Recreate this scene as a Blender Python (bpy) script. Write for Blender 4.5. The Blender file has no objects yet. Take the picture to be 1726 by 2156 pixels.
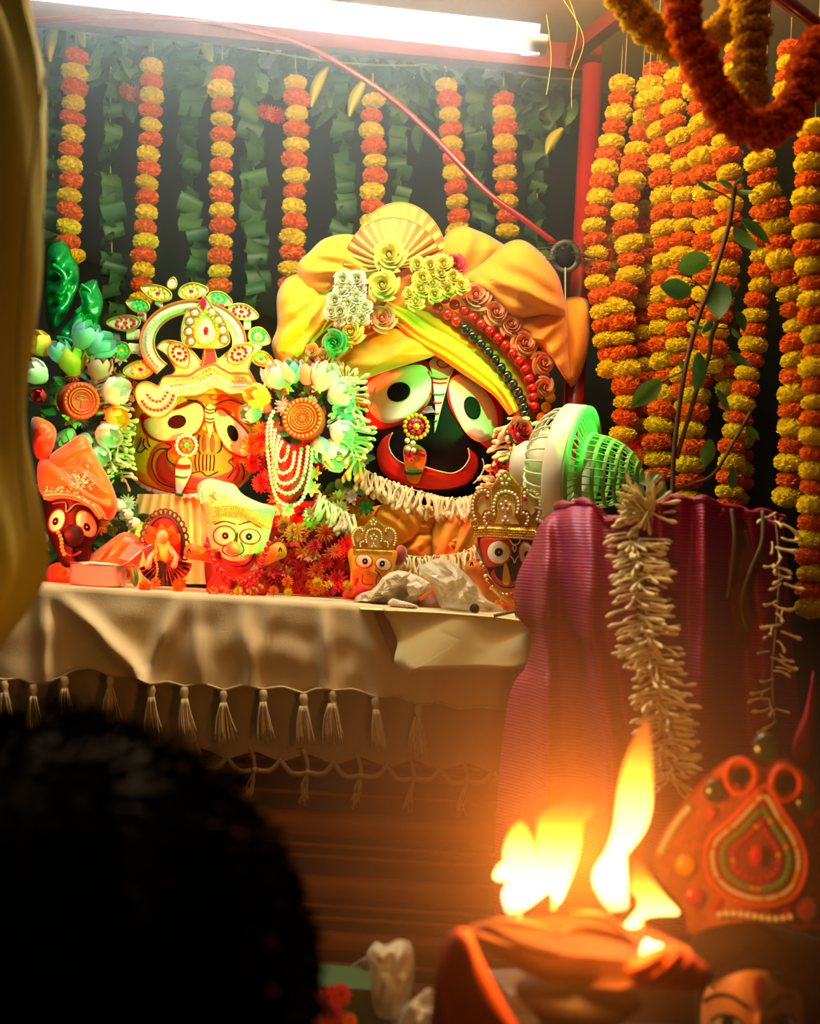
import bpy, bmesh, math, random
from mathutils import Vector, Matrix, Quaternion, noise

random.seed(7)
PI = math.pi
S = bpy.context.scene
C = S.collection

# ------------------------------------------------------------------ camera
FPX, CX, CY = 2400.0, 863.0, 1078.0          # focal length and centre of the 1726 x 2156 frame
CAM = Vector((0, 0, 1.10))
M3 = (Matrix.Rotation(PI / 2 + math.radians(2.7), 3, 'X') @ Matrix.Rotation(math.radians(3.5), 3, 'Z'))
cd = bpy.data.cameras.new('camera'); cam = bpy.data.objects.new('camera', cd); C.objects.link(cam)
cam.matrix_world = Matrix.Translation(CAM) @ M3.to_4x4()
cd.sensor_fit = 'HORIZONTAL'; cd.sensor_width = 36.0; cd.lens = 36.0 * FPX / 1726.0
cd.clip_start = 0.02
cd.dof.use_dof = True; cd.dof.focus_distance = 2.32; cd.dof.aperture_fstop = 4.0
S.camera = cam
RIGHT, UP, FWD = M3 @ Vector((1, 0, 0)), M3 @ Vector((0, 1, 0)), M3 @ Vector((0, 0, -1))

def P(x, y, Y):
    """the point of the place at distance Y that is seen along the ray of a frame position"""
    d = M3 @ Vector(((x - CX) / FPX, -(y - CY) / FPX, -1.0))
    return CAM + d * (Y / d.y)

def D(dx, dy, dz=0.0):
    """direction: right, down, towards the viewer"""
    return (RIGHT * dx - UP * dy - FWD * dz)

# ------------------------------------------------------------------ world, exposure, lights
S.view_settings.view_transform = 'Standard'
S.view_settings.look = 'None'
S.view_settings.gamma = 1.0
S.view_settings.use_curve_mapping = False
S.view_settings.exposure = 0.64
S.cycles.max_bounces = 4; S.cycles.diffuse_bounces = 3; S.cycles.glossy_bounces = 2; S.cycles.transmission_bounces = 4; S.cycles.volume_bounces = 0; S.cycles.transparent_max_bounces = 6; S.cycles.volume_step_rate = 6.0; S.cycles.volume_max_steps = 12

w = bpy.data.worlds.new('night'); S.world = w; w.use_nodes = True
w.node_tree.nodes['Background'].inputs[0].default_value = (0.55, 0.42, 0.30, 1)
w.node_tree.nodes['Background'].inputs[1].default_value = 0.02

def lamp(name, kind, loc, energy, color, size=0.05, target=None, spot=None, blend=0.5):
    l = bpy.data.lights.new(name, kind); o = bpy.data.objects.new(name, l); C.objects.link(o)
    o.location = loc; l.energy = energy; l.color = color
    if kind == 'AREA':
        l.size = size
    else:
        l.shadow_soft_size = size
    if spot: l.spot_size = math.radians(spot); l.spot_blend = blend
    if target is not None:
        o.rotation_euler = (Vector(target) - Vector(loc)).to_track_quat('-Z', 'Y').to_euler()
    return o

lamp('red_flood_lamp', 'SPOT', P(-140, 1040, 1.9), 105, (1.0, 0.035, 0.012), 0.03, P(430, 1060, 2.35), 66, 0.6)
lamp('green_flood_lamp', 'SPOT', P(1600, 740, 1.98), 34, (0.03, 1.0, 0.10), 0.02, P(600, 900, 2.38), 52, 0.7)
lamp('green_flood_lamp', 'SPOT', P(1230, 1090, 1.45), 64, (0.03, 1.0, 0.12), 0.02, P(430, 880, 2.4), 32, 0.6)
lamp('warm_bulb', 'POINT', P(700, -420, 1.85), 14, (1.0, 0.58, 0.14), 0.06)
lamp('warm_bulb_by_garlands', 'POINT', P(1250, -330, 1.9), 15, (1.0, 0.60, 0.22), 0.05)

# ------------------------------------------------------------------ materials
def lin(c):
    c = c / 255.0
    return c / 12.92 if c <= 0.04045 else ((c + 0.055) / 1.055) ** 2.4

MATS = {}
def M(name, rgb=None, rough=0.6, metal=0.0, var=0.12, scale=40.0, bump=0.0, bscale=120.0, rgb2=None, sheen=0.0, trans=0.0, coat=0.0, alpha=1.0, tl=0.0, wave=None):
    if name in MATS: return MATS[name]
    m = bpy.data.materials.new(name); m.use_nodes = True
    nt = m.node_tree; b = nt.nodes['Principled BSDF']
    col = [lin(v) for v in rgb]
    col2 = [lin(v) for v in rgb2] if rgb2 else [v * (1 - var * 2) for v in col]
    tc = nt.nodes.new('ShaderNodeTexCoord')
    if wave:
        n = nt.nodes.new('ShaderNodeTexWave'); n.inputs['Scale'].default_value = wave[0]; n.inputs['Distortion'].default_value = wave[1]
        n.bands_direction = wave[2]; fac = n.outputs['Fac']
        n.inputs['Detail'].default_value = 1.0
    else:
        n = nt.nodes.new('ShaderNodeTexNoise'); n.inputs['Scale'].default_value = scale; n.inputs['Detail'].default_value = 3.0
        fac = n.outputs['Fac']
    nt.links.new(tc.outputs['Object'], n.inputs['Vector'])
    r = nt.nodes.new('ShaderNodeValToRGB'); nt.links.new(fac, r.inputs[0])
    r.color_ramp.elements[0].position = 0.3; r.color_ramp.elements[1].position = 0.7
    r.color_ramp.elements[0].color = (*col2, 1); r.color_ramp.elements[1].color = (*col, 1)
    nt.links.new(r.outputs[0], b.inputs['Base Color'])
    b.inputs['Roughness'].default_value = rough; b.inputs['Metallic'].default_value = metal
    b.inputs['Sheen Weight'].default_value = sheen
    b.inputs['Coat Weight'].default_value = coat
    b.inputs['Transmission Weight'].default_value = trans
    b.inputs['Alpha'].default_value = alpha
    if bump:
        n2 = nt.nodes.new('ShaderNodeTexNoise'); n2.inputs['Scale'].default_value = bscale; n2.inputs['Detail'].default_value = 4
        nt.links.new(tc.outputs['Object'], n2.inputs['Vector'])
        bp = nt.nodes.new('ShaderNodeBump'); bp.inputs['Strength'].default_value = bump; bp.inputs['Distance'].default_value = 0.004
        nt.links.new((n.outputs['Fac'] if wave else n2.outputs['Fac']), bp.inputs['Height']); nt.links.new(bp.outputs[0], b.inputs['Normal'])
    if tl:                                               # thin petals let light through
        tr = nt.nodes.new('ShaderNodeBsdfTranslucent'); mx = nt.nodes.new('ShaderNodeMixShader'); mx.inputs[0].default_value = tl
        nt.links.new(r.outputs[0], tr.inputs[0]); nt.links.new(b.outputs[0], mx.inputs[1]); nt.links.new(tr.outputs[0], mx.inputs[2])
        nt.links.new(mx.outputs[0], nt.nodes['Material Output'].inputs['Surface'])
    if name in ('painted_black', 'black_hair'): b.inputs['Specular IOR Level'].default_value = 0.15
    MATS[name] = m
    return m

def EM(name, rgb, strength):
    if name in MATS: return MATS[name]
    m = bpy.data.materials.new(name); m.use_nodes = True
    b = m.node_tree.nodes['Principled BSDF']
    b.inputs['Base Color'].default_value = (*rgb, 1)
    b.inputs['Emission Color'].default_value = (*rgb, 1); b.inputs['Emission Strength'].default_value = strength
    MATS[name] = m
    return m

m_backdrop = M('backdrop_cloth', (34, 38, 24), 0.95, var=0.2, scale=6)
m_canopy = M('canopy_cloth', (226, 214, 200), 0.9, var=0.05, scale=5)
m_redpaint = M('red_gloss_paint', (132, 12, 12), 0.3, var=0.1, scale=20, coat=0.4)
m_twine = M('jute_twine', (196, 176, 128), 0.9, scale=200)
m_marY = M('marigold_yellow', (255, 232, 24), 0.8, var=0.06, scale=90, tl=0.45)
m_marO = M('marigold_orange', (255, 138, 10), 0.8, var=0.10, scale=90, tl=0.45)
m_leafA = M('leaf_dark_green', (74, 122, 62), 0.45, var=0.22, scale=25, bump=0.1, tl=0.35)
m_leafB = M('leaf_green', (92, 140, 58), 0.5, var=0.2, scale=25, bump=0.1, tl=0.35)
m_leafC = M('leaf_yellow', (205, 196, 40), 0.5, var=0.15, scale=20)
m_stem = M('brown_stem', (98, 72, 40), 0.8, var=0.2, scale=80)
m_turY = M('turban_yellow_cotton', (250, 186, 0), 0.8, var=0.06, scale=12, bump=0.15, bscale=60, sheen=0.2)
m_turO = M('turban_saffron_cotton', (250, 148, 0), 0.8, var=0.07, scale=12, bump=0.15, bscale=60, sheen=0.2)
m_fanpleat = M('pleated_gold_cloth', (232, 184, 70), 0.7, var=0.08, scale=20, sheen=0.3)
m_black = M('painted_black', (10, 7, 5), 0.65, var=0.2, scale=8)
m_white = M('painted_cream', (250, 240, 205), 0.5, var=0.03, scale=8)
m_redp = M('painted_red', (206, 24, 14), 0.5, var=0.08, scale=15)
m_yelp = M('painted_yellow', (250, 186, 16), 0.45, var=0.06, scale=8)
m_orp = M('painted_orange', (240, 120, 14), 0.5, var=0.06, scale=8)
m_greenp = M('painted_green', (20, 110, 50), 0.5, var=0.08, scale=15)
m_pearl = M('pearl', (250, 232, 205), 0.22, var=0.02, scale=30, coat=0.5)
m_beadR = M('red_bead', (215, 14, 16), 0.22, var=0.03, scale=30, coat=0.6)
m_beadK = M('black_bead', (34, 28, 34), 0.2, var=0.05, scale=30, coat=0.6)
m_beadO = M('amber_bead', (255, 160, 10), 0.25, var=0.05, scale=30, coat=0.4)
m_gold = M('gold_metal', (235, 180, 70), 0.3, 0.85, var=0.1, scale=120, bump=0.2, bscale=300)
m_crownplate = M('crown_pale_brocade', (236, 226, 168), 0.55, 0.15, var=0.12, scale=180, bump=0.4, bscale=500)
m_gemR = M('red_gem', (214, 20, 60), 0.12, var=0.02, coat=1.0)
m_gemG = M('green_gem', (40, 190, 80), 0.12, var=0.02, coat=1.0)
m_gemO = M('amber_gem', (255, 170, 10), 0.12, var=0.02, coat=1.0)
m_roseP = M('rose_peach', (240, 150, 92), 0.75, var=0.08, scale=30)
m_roseL = M('rose_lemon', (228, 214, 70), 0.75, var=0.08, scale=30)
m_roseW = M('rose_cream', (226, 218, 172), 0.75, var=0.06, scale=30)
m_roseG = M('rose_green', (60, 200, 90), 0.7, var=0.08, scale=30)
m_roseR = M('rose_red', (206, 34, 40), 0.7, var=0.1, scale=30)
m_bud = M('tuberose_cream', (240, 226, 166), 0.65, var=0.08, scale=40)
m_petW = M('silk_petal_white', (236, 240, 226), 0.6, var=0.05, tl=0.3)
m_petB = M('silk_petal_blue', (150, 205, 205), 0.6, var=0.05, tl=0.3)
m_petK = M('silk_petal_pink', (232, 160, 150), 0.6, var=0.05, tl=0.3)
m_petY = M('silk_petal_yellow', (250, 214, 70), 0.6, var=0.05, tl=0.3)
m_foil = M('green_satin', (6, 150, 66), 0.22, 0.35, var=0.1, scale=12, coat=0.3)
m_orsatin = M('orange_satin', (240, 104, 26), 0.4, 0.1, var=0.12, scale=60, sheen=0.3)
m_steel = M('steel', (170, 168, 160), 0.3, 1.0, var=0.03)
m_cloth = M('beige_cotton', (226, 202, 150), 0.9, var=0.06, scale=10, bump=0.12, bscale=350)
m_cloth2 = M('grey_beige_cotton', (176, 156, 120), 0.9, var=0.06, scale=10, bump=0.12, bscale=350)
m_tassel = M('tassel_thread', (214, 192, 142), 0.85, var=0.12, scale=200)
m_paper = M('cream_paper', (240, 226, 160), 0.75, var=0.03, scale=8)
m_card = M('brown_paper', (150, 104, 66), 0.85, var=0.08)
m_news = M('newsprint', (232, 218, 186), 0.85, rgb2=(196, 182, 152), wave=(110.0, 4.0, 'DIAGONAL'))
m_plastic = M('thin_plastic', (240, 232, 200), 0.25, var=0.05, alpha=0.62, coat=0.5)
m_wood = M('brown_varnished_wood', (172, 84, 32), 0.4, var=0.2, scale=14)
m_dwood = M('dark_wood', (64, 30, 16), 0.6, var=0.2, scale=14)
m_purple = M('purple_silk', (165, 14, 98), 0.5, var=0.1, rgb2=(128, 20, 44), wave=(62.0, 0.6, 'Z'), bump=0.25)
m_fanw = M('fan_cream_plastic', (240, 228, 190), 0.4, var=0.03)
m_fang = M('fan_green_plastic', (150, 222, 120), 0.4, var=0.03)
m_olive = M('olive_cotton', (142, 142, 50), 0.9, var=0.08, scale=6, bump=0.1, bscale=300)
m_hair = M('black_hair', (48, 40, 26), 0.85, var=0.3, scale=60)
m_skin = M('skin_brown', (150, 92, 60), 0.6, var=0.05)
m_dollskin = M('doll_skin', (250, 172, 112), 0.5, var=0.04)
m_clay = M('leaf_dish_brown', (128, 70, 28), 0.7, var=0.2, scale=30)
m_dress = M('cream_pleated_dress', (246, 226, 120), 0.75, var=0.06)
m_orcloth = M('saffron_cloth', (248, 168, 40), 0.8, var=0.12, scale=14)
m_lace = M('black_lace', (18, 14, 16), 0.7, var=0.1)
m_print = M('brown_printed_cloth', (150, 84, 24), 0.7, rgb2=(24, 14, 8), scale=90)
m_redfl = M('red_flower', (222, 26, 20), 0.75, var=0.15, scale=40)
m_orfl = M('orange_flower', (250, 120, 30), 0.75, var=0.15, scale=40)
m_greenbox = M('green_box', (22, 84, 40), 0.5)
m_clear = M('clear_plastic_box', (200, 190, 170), 0.15, var=0.03, alpha=0.4, coat=0.5)
m_feather = M('peacock_feather', (58, 62, 30), 0.5, var=0.3, scale=60)
m_rope = M('orange_cord', (235, 80, 20), 0.6, var=0.1, scale=200)
m_crimson = M('crimson_velvet', (150, 14, 14), 0.8, var=0.2, scale=60, sheen=0.5)

# ------------------------------------------------------------------ mesh building
class MB:
    def __init__(s): s.v = []; s.f = []
    def add(s, vs, fs):
        o = len(s.v); s.v += [Vector(v) for v in vs]; s.f += [tuple(i + o for i in f) for f in fs]; return s
    def grid(s, rows, closed=False, flip=False):
        n = len(rows[0]); vs = [p for r in rows for p in r]; fs = []
        for i in range(len(rows) - 1):
            for j in range(n if closed else n - 1):
                a, b = i * n + j, i * n + (j + 1) % n
                q = (a, b, b + n, a + n)
                fs.append(q[::-1] if flip else q)
        return s.add(vs, fs)
    def tube(s, pts, r, k=8, caps=True):
        pts = [Vector(p) for p in pts]; rows = []
        prev = None
        for i, p in enumerate(pts):
            t = (pts[min(i + 1, len(pts) - 1)] - pts[max(i - 1, 0)])
            if t.length < 1e-9: t = Vector((0, 0, 1))
            t.normalize()
            if prev is None:
                a = Vector((0, 1, 0)) if abs(t.y) < 0.9 else Vector((1, 0, 0))
                u = t.cross(a).normalized()
            else:
                u = (prev - t * prev.dot(t))
                u = u.normalized() if u.length > 1e-9 else t.orthogonal().normalized()
            prev = u; vv = t.cross(u)
            rr = r[i] if isinstance(r, (list, tuple)) else r
            rows.append([p + (u * math.cos(2 * PI * q / k) + vv * math.sin(2 * PI * q / k)) * rr for q in range(k)])
        s.grid(rows, closed=True)
        if caps:
            o = len(s.v) - len(rows) * k
            s.f.append(tuple(range(o + k - 1, o - 1, -1))); o2 = o + (len(rows) - 1) * k
            s.f.append(tuple(range(o2, o2 + k)))
        return s
    def lathe(s, prof, mat, k=24):
        """profile [(r, z)] about local z, placed by a 4x4 matrix"""
        rows = [[mat @ Vector((r * math.cos(2 * PI * q / k), r * math.sin(2 * PI * q / k), z)) for q in range(k)] for r, z in prof]
        return s.grid(rows, closed=True)
    def ball(s, c, r, k=8, rings=6, sc=(1, 1, 1)):
        c = Vector(c); rows = []
        for i in range(rings + 1):
            a = -PI / 2 + PI * i / rings
            rr = max(math.cos(a), 0.02)
            rows.append([c + Vector((rr * math.cos(2 * PI * q / k) * r * sc[0], rr * math.sin(2 * PI * q / k) * r * sc[1], math.sin(a) * r * sc[2])) for q in range(k)])
        return s.grid(rows, closed=True)
    def box(s, c, h, mat=None):
        vs = [Vector((x, y, z)) for x in (-1, 1) for y in (-1, 1) for z in (-1, 1)]
        vs = [Vector((v.x * h[0], v.y * h[1], v.z * h[2])) for v in vs]
        if mat: vs = [mat @ v for v in vs]
        vs = [v + Vector(c) for v in vs]
        return s.add(vs, [(0, 1, 3, 2), (4, 6, 7, 5), (0, 4, 5, 1), (2, 3, 7, 6), (0, 2, 6, 4), (1, 5, 7, 3)])
    def mesh(s, name, origin=Vector((0, 0, 0)), smooth=True):
        me = bpy.data.meshes.new(name)
        me.from_pydata([tuple(v - origin) for v in s.v], [], s.f)
        bm = bmesh.new(); bm.from_mesh(me)
        bmesh.ops.recalc_face_normals(bm, faces=bm.faces)
        bm.to_mesh(me); bm.free()
        if smooth: me.polygons.foreach_set('use_smooth', [True] * len(me.polygons))
        me.update(); return me

ORG = {}
def tag(o, label=None, cat=None, group=None, kind=None):
    if label: o['label'] = label
    if cat: o['category'] = cat
    if group: o['group'] = group
    if kind: o['kind'] = kind
    return o

def thing(name, label, cat, base, group=None):
    o = bpy.data.objects.new(name, None); C.objects.link(o); o.location = base
    o.empty_display_size = 0.02; ORG[o.name] = Vector(base)
    return tag(o, label, cat, group)

def part(name, mb, mat, parent=None, label=None, smooth=True, kind=None, base=None):
    org = ORG[parent.name] if parent else Vector(base if base is not None else (0, 0, 0))
    me = mb.mesh(name, org, smooth); me.materials.append(mat)
    o = bpy.data.objects.new(name, me); C.objects.link(o)
    if parent: o.parent = parent
    else: o.location = org
    ORG[o.name] = org
    return tag(o, label, kind=kind)

def solo(name, mb, mat, label, cat, base, group=None, smooth=True):
    return tag(part(name, mb, mat, None, None, smooth, None, base), label, cat, group)

def struct(name, mb, mat, smooth=False, base=None):
    return part(name, mb, mat, None, None, smooth, 'structure', base)

PROTO = {}; PM = {}
def inst(name, key, mat, parent, loc, rot=None, sc=1.0):
    """a copy of a shared small shape as a part"""
    k = (key, mat.name)
    if k not in PM:
        me = PROTO[key].copy(); me.name = name; me.materials.clear(); me.materials.append(mat); PM[k] = me
    o = bpy.data.objects.new(name, PM[k]); C.objects.link(o)
    if parent: o.parent = parent; o.location = Vector(loc) - ORG[parent.name]
    else: o.location = loc
    if rot is not None:
        o.rotation_mode = 'QUATERNION'; o.rotation_quaternion = rot
    o.scale = (sc, sc, sc) if not isinstance(sc, (tuple, list)) else sc
    return o

def Q(d, roll=0.0):
    return Vector(d).to_track_quat('Z', 'Y') @ Quaternion((0, 0, 1), roll)

def QL(d, roll=0.0):
    """rotation for a leaf: along d, its face turned to the front of the place"""
    z = Vector(d).normalized(); y = (FWD - z * FWD.dot(z)).normalized(); x = y.cross(z)
    return Matrix((x, y, z)).transposed().to_quaternion() @ Quaternion((0, 0, 1), roll)

def crom(pts, n, closed=False):
    """smooth resample of a list of tuples"""
    m = len(pts); out = []
    segs = m if closed else m - 1
    for i in range(n):
        t = i / (n if closed else (n - 1)) * segs
        k = min(int(t), segs - 1); u = t - k
        if closed: a, b, c, d = (pts[(k + q - 1) % m] for q in range(4))
        else: a, b, c, d = (pts[max(0, min(m - 1, k + q - 1))] for q in range(4))
        out.append(tuple(0.5 * ((2 * b[j]) + (-a[j] + c[j]) * u + (2 * a[j] - 5 * b[j] + 4 * c[j] - d[j]) * u * u + (-a[j] + 3 * b[j] - 3 * c[j] + d[j]) * u ** 3) for j in range(len(b))))
    return out

def zm(x0, y0, s):
    return lambda pts: [(x0 + p[0] / s, y0 + p[1] / s) + tuple(p[2:]) for p in pts]

def asfn(Y):
    return Y if callable(Y) else (lambda x, y: Y)

def puff(outline, Y, bulge, back=0.02, n=44, rings=8, fold=None, cen=None, mb=None, rough=0.0, closed_smooth=True, rfold=None, power=0.5):
    """an inflated cloth or carved form with the given outline; fold = (dx, dy, wavelength, amount); rfold = (count, amount)"""
    mb = mb or MB(); fn = asfn(Y)
    o = crom(outline, n, True) if closed_smooth else outline
    n = len(o)
    c = cen or (sum(p[0] for p in o) / n, sum(p[1] for p in o) / n)
    rows = []
    for side, depth, rg in ((1, bulge, rings), (-1, back, 3)):
        rr = []
        for k in range(rg + 1):
            f = 1 - k / rg if k < rg else 0.001
            row = []
            for j, p in enumerate(o):
                x, y = c[0] + (p[0] - c[0]) * f, c[1] + (p[1] - c[1]) * f
                off = depth * (1 - f * f) ** power
                if side > 0:
                    e = 1 - f ** 6
                    if fold:
                        wv = noise.noise(Vector((x * 0.012, y * 0.012, fold[3] * 50))) * 1.6
                        off += e * fold[3] * math.sin((x * fold[0] + y * fold[1]) / fold[2] * 2 * PI + wv * 2)
                    if rfold: off += e * rfold[1] * math.sin(rfold[0] * j / n * 2 * PI + noise.noise(Vector((x * .01, y * .01, 3))) * 2) * (0.25 + f)
                    if rough: off += e * rough * noise.noise(Vector((x * 0.05, y * 0.05, 1.7)))
                row.append(P(x, y, fn(x, y) - side * off))
            rr.append(row)
        rows.append(rr)
    allrows = list(reversed(rows[1])) + rows[0][1:]
    return mb.grid(allrows, closed=True)

def patch(outline, Y, off=0.0, n=36, rings=5, thick=0.0015, mb=None, smooth_o=True, cen=None):
    """paint or plate laid on a curved surface"""
    mb = mb or MB(); fn = asfn(Y)
    o = crom(outline, n, True) if smooth_o else outline
    n = len(o); c = cen or (sum(p[0] for p in o) / n, sum(p[1] for p in o) / n)
    rows = [[P(p[0], p[1], fn(*p) - off + thick) for p in o]]
    for k in range(rings + 1):
        f = 1 - k / rings if k < rings else 0.001
        rows.append([P(c[0] + (p[0] - c[0]) * f, c[1] + (p[1] - c[1]) * f, fn(c[0] + (p[0] - c[0]) * f, c[1] + (p[1] - c[1]) * f) - off) for p in o])
    return mb.grid(rows, closed=True)

def ell(cx, cy, rx, ry, ang=0, n=28):
    a = math.radians(ang); ca, sa = math.cos(a), math.sin(a)
    return [(cx + rx * math.cos(t) * ca - ry * math.sin(t) * sa, cy + rx * math.cos(t) * sa + ry * math.sin(t) * ca) for t in (2 * PI * i / n for i in range(n))]

def strip(A, B, Y, off=0.0, n=28, k=4, thick=0.0015, mb=None, puffy=0.0):
    """a band between two curves (crescents, sashes)"""
    mb = mb or MB(); fn = asfn(Y); A = crom(A, n); B = crom(B, n); rows = []
    def pt(u, i, o):
        x, y = A[i][0] * (1 - u) + B[i][0] * u, A[i][1] * (1 - u) + B[i][1] * u
        return P(x, y, fn(x, y) - o)
    rows.append([pt(0, i, off - thick) for i in range(n)])
    for q in range(k + 1):
        u = q / k; rows.append([pt(u, i, off + puffy * math.sin(PI * u)) for i in range(n)])
    rows.append([pt(1, i, off - thick) for i in range(n)])
    return mb.grid(rows)

def wire(path, Y, r_px, off=0.0, n=None, k=6, mb=None):
    """a cord or painted line following a path; r in frame pixels at that distance"""
    mb = mb or MB(); fn = asfn(Y)
    pts = crom(path, n or max(6, len(path) * 4)) if len(path) > 2 or n else path
    W = [P(p[0], p[1], (p[2] if len(p) > 2 else fn(p[0], p[1])) - off) for p in pts]
    rr = r_px * (W[0].y) / FPX
    return mb.tube(W, rr, k)

def plate(outline, Y, thick, off=0.0, mb=None, bev=0.0):
    """a flat cut plate with thickness (outline may be concave)"""
    mb = mb or MB(); fn = asfn(Y); n = len(outline)
    f = [P(p[0], p[1], fn(*p) - off) for p in outline]; b = [P(p[0], p[1], fn(*p) - off + thick) for p in outline]
    o = len(mb.v); mb.v += f + b
    mb.f.append(tuple(range(o, o + n))); mb.f.append(tuple(range(o + 2 * n - 1, o + n - 1, -1)))
    for i in range(n):
        j = (i + 1) % n; mb.f.append((o + i, o + n + i, o + n + j, o + j))
    return mb

def along(path, step):
    """equally spaced points (x, y, tx, ty) on a smooth path"""
    pts = crom(path, max(40, len(path) * 24)); out = []; acc = step * 0.5
    for a, b in zip(pts, pts[1:]):
        L = math.hypot(b[0] - a[0], b[1] - a[1])
        while acc <= L and L > 0:
            u = acc / L; out.append((a[0] + (b[0] - a[0]) * u, a[1] + (b[1] - a[1]) * u, (b[0] - a[0]) / L, (b[1] - a[1]) / L, (a[2] + (b[2] - a[2]) * u) if len(a) > 2 else None))
            acc += step
        acc -= L
    return out

# ------------------------------------------------------------------ shared small shapes
def proto_marigold(seed):
    rnd = random.Random(seed); mb = MB()
    bm = bmesh.new(); bmesh.ops.create_icosphere(bm, subdivisions=2, radius=0.80)
    mb.add([v.co.copy() for v in bm.verts], [[v.index for v in f.verts] for f in bm.faces]); bm.free()
    n = 300
    for i in range(n):                                   # ruffled petals all round
        z = 1 - 2 * (i + .5) / n; a = i * 2.399963 + rnd.uniform(-.2, .2); r = math.sqrt(1 - z * z)
        d = Vector((r * math.cos(a), r * math.sin(a), z)); t = d.orthogonal().normalized(); t.rotate(Quaternion(d, rnd.random() * 6.28)); q = d.cross(t)
        L = rnd.uniform(.20, .34); wd = rnd.uniform(.10, .16); tip = (d * 1.0 + t * rnd.uniform(-.5, .5)).normalized()
        p0 = d * .74; p1 = d * .74 + tip * L
        mb.add([p0 - q * wd * .5, p0 + q * wd * .5, p1 + q * wd + t * .05, p1 + d * .04, p1 - q * wd - t * .05], [(0, 1, 2, 3, 4)])
    for v in mb.v: v.z = math.copysign(abs(v.z) ** .85, v.z)
    return mb.mesh('marigold', smooth=False)
for i in range(4): PROTO['mar%d' % i] = proto_marigold(i + 3)

def proto_rose():
    mb = MB()
    for ring, (r, n, h, flare) in enumerate(((0.26, 3, 0.95, 0.0), (0.46, 3, 0.86, 0.10), (0.66, 4, 0.70, 0.22), (0.82, 5, 0.5, 0.38))):
        for i in range(n):
            a0 = 2 * PI * i / n + ring * 0.9; wd = 2 * PI / n * 1.25; rows = []
            for u in range(5):
                uu = u / 4; rr = r * (0.45 + 0.62 * math.sin(uu * PI * 0.55)) + flare * 0.6 * uu ** 3
                z = h * math.sin(uu * PI / 2) - flare * 0.35 * uu ** 3
                rows.append([Vector((rr * (1 + 0.05 * (q - 3)) * math.cos(a0 + wd * (q / 6 - 0.5)), rr * (1 + 0.05 * (q - 3)) * math.sin(a0 + wd * (q / 6 - 0.5)), z - 0.10 * uu * (abs(q - 3) / 3) ** 2)) for q in range(7)])
            mb.grid(rows)
    mb.ball((0, 0, 0.5), 0.17, 7, 5, (1, 1, 2.2))
    mb.ball((0, 0, 0.12), 0.55, 8, 5, (1, 1, 0.5))
    return mb.mesh('rose')
PROTO['rose'] = proto_rose()

def proto_bud():
    mb = MB(); prof = [(0.02, 0), (0.06, 0.04), (0.05, 0.35), (0.065, 0.66), (0.105, 0.84), (0.07, 0.95), (0.015, 1.0)]
    rows = [[Vector((r * math.cos(2 * PI * q / 6) + 0.10 * math.sin(z * PI), r * math.sin(2 * PI * q / 6), z)) for q in range(6)] for r, z in prof]
    mb.grid(rows, closed=True); return mb.mesh('bud')
PROTO['bud'] = proto_bud()

def proto_open():
    """an opened tuberose or small petalled flower seen from the front, axis +z"""
    mb = MB()
    for ring, n, L, up in ((0, 6, 1.0, 0.25), (1, 6, 0.75, 0.55)):
        for i in range(n):
            a = 2 * PI * i / n + ring * 0.5; c, s = math.cos(a), math.sin(a); rows = []
            for u in (0, 0.35, 0.7, 1.0):
                wd = 0.24 * math.sin(PI * (0.15 + 0.8 * u)); z = up * u + 0.25 * u * (1 - u)
                rows.append([Vector((c * L * u - s * wd * q, s * L * u + c * wd * q, z - 0.06 * abs(q))) for q in (-1, 0, 1)])
            mb.grid(rows)
    mb.ball((0, 0, 0.1), 0.14, 6, 4); return mb.mesh('flower')
PROTO['open'] = proto_open()

def proto_mum():
    rnd = random.Random(5); mb = MB()
    for ring in range(5):
        n = 14 - ring * 2; tilt = 0.1 + ring * 0.28
        for i in range(n):
            a = 2 * PI * (i + 0.5 * (ring % 2)) / n + rnd.uniform(-.1, .1); c, s = math.cos(a), math.sin(a); L = 1.0 - ring * 0.13
            rows = []
            for u in (0.1, 0.6, 1.0):
                wd = 0.13 * (1.0 if u < 1 else 0.35); rr = L * u * math.cos(tilt); z = L * u * math.sin(tilt) + 0.05 * ring
                rows.append([Vector((c * rr - s * wd * q, s * rr + c * wd * q, z - 0.05 * abs(q))) for q in (-1, 0, 1)])
            mb.grid(rows)
    return mb.mesh('blossom')
PROTO['mum'] = proto_mum()

def proto_tulip():
    mb = MB()
    for ring, n, r in ((0, 3, 0.55), (1, 3, 0.42)):
        for i in range(n):
            a0 = 2 * PI * i / n + ring * 1.05; rows = []
            for u in (0, 0.3, 0.6, 0.85, 1.0):
                rr = r * math.sin(PI * (0.12 + 0.62 * u)) * 1.2; wd = 1.15 * (math.sin(PI * min(1, 0.25 + 0.72 * u)) + 0.02)
                rows.append([Vector((rr * math.cos(a0 + wd * q), rr * math.sin(a0 + wd * q), u * 1.25)) for q in (-1, -0.5, 0, 0.5, 1)])
            mb.grid(rows)
    return mb.mesh('petal_flower')
PROTO['tulip'] = proto_tulip()

def proto_leaf(bend, fold, wide, pts=6):
    """pointed leaf along +z, facing -y"""
    mb = MB(); rows = []
    for i in range(pts + 1):
        u = i / pts; wd = wide * math.sin(PI * (0.04 + 0.94 * u)) ** 0.8 * (1 - 0.25 * u)
        rows.append([Vector((wd * q, -bend * u * u - fold * abs(q) * wd, u)) for q in (-1, -0.5, 0, 0.5, 1)])
    mb.grid(rows); return mb.mesh('leaf')
PROTO['leaf0'] = proto_leaf(0.25, -0.3, 0.24); PROTO['leaf1'] = proto_leaf(-0.15, 0.35, 0.30); PROTO['leaf2'] = proto_leaf(0.4, 0.2, 0.36)

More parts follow.
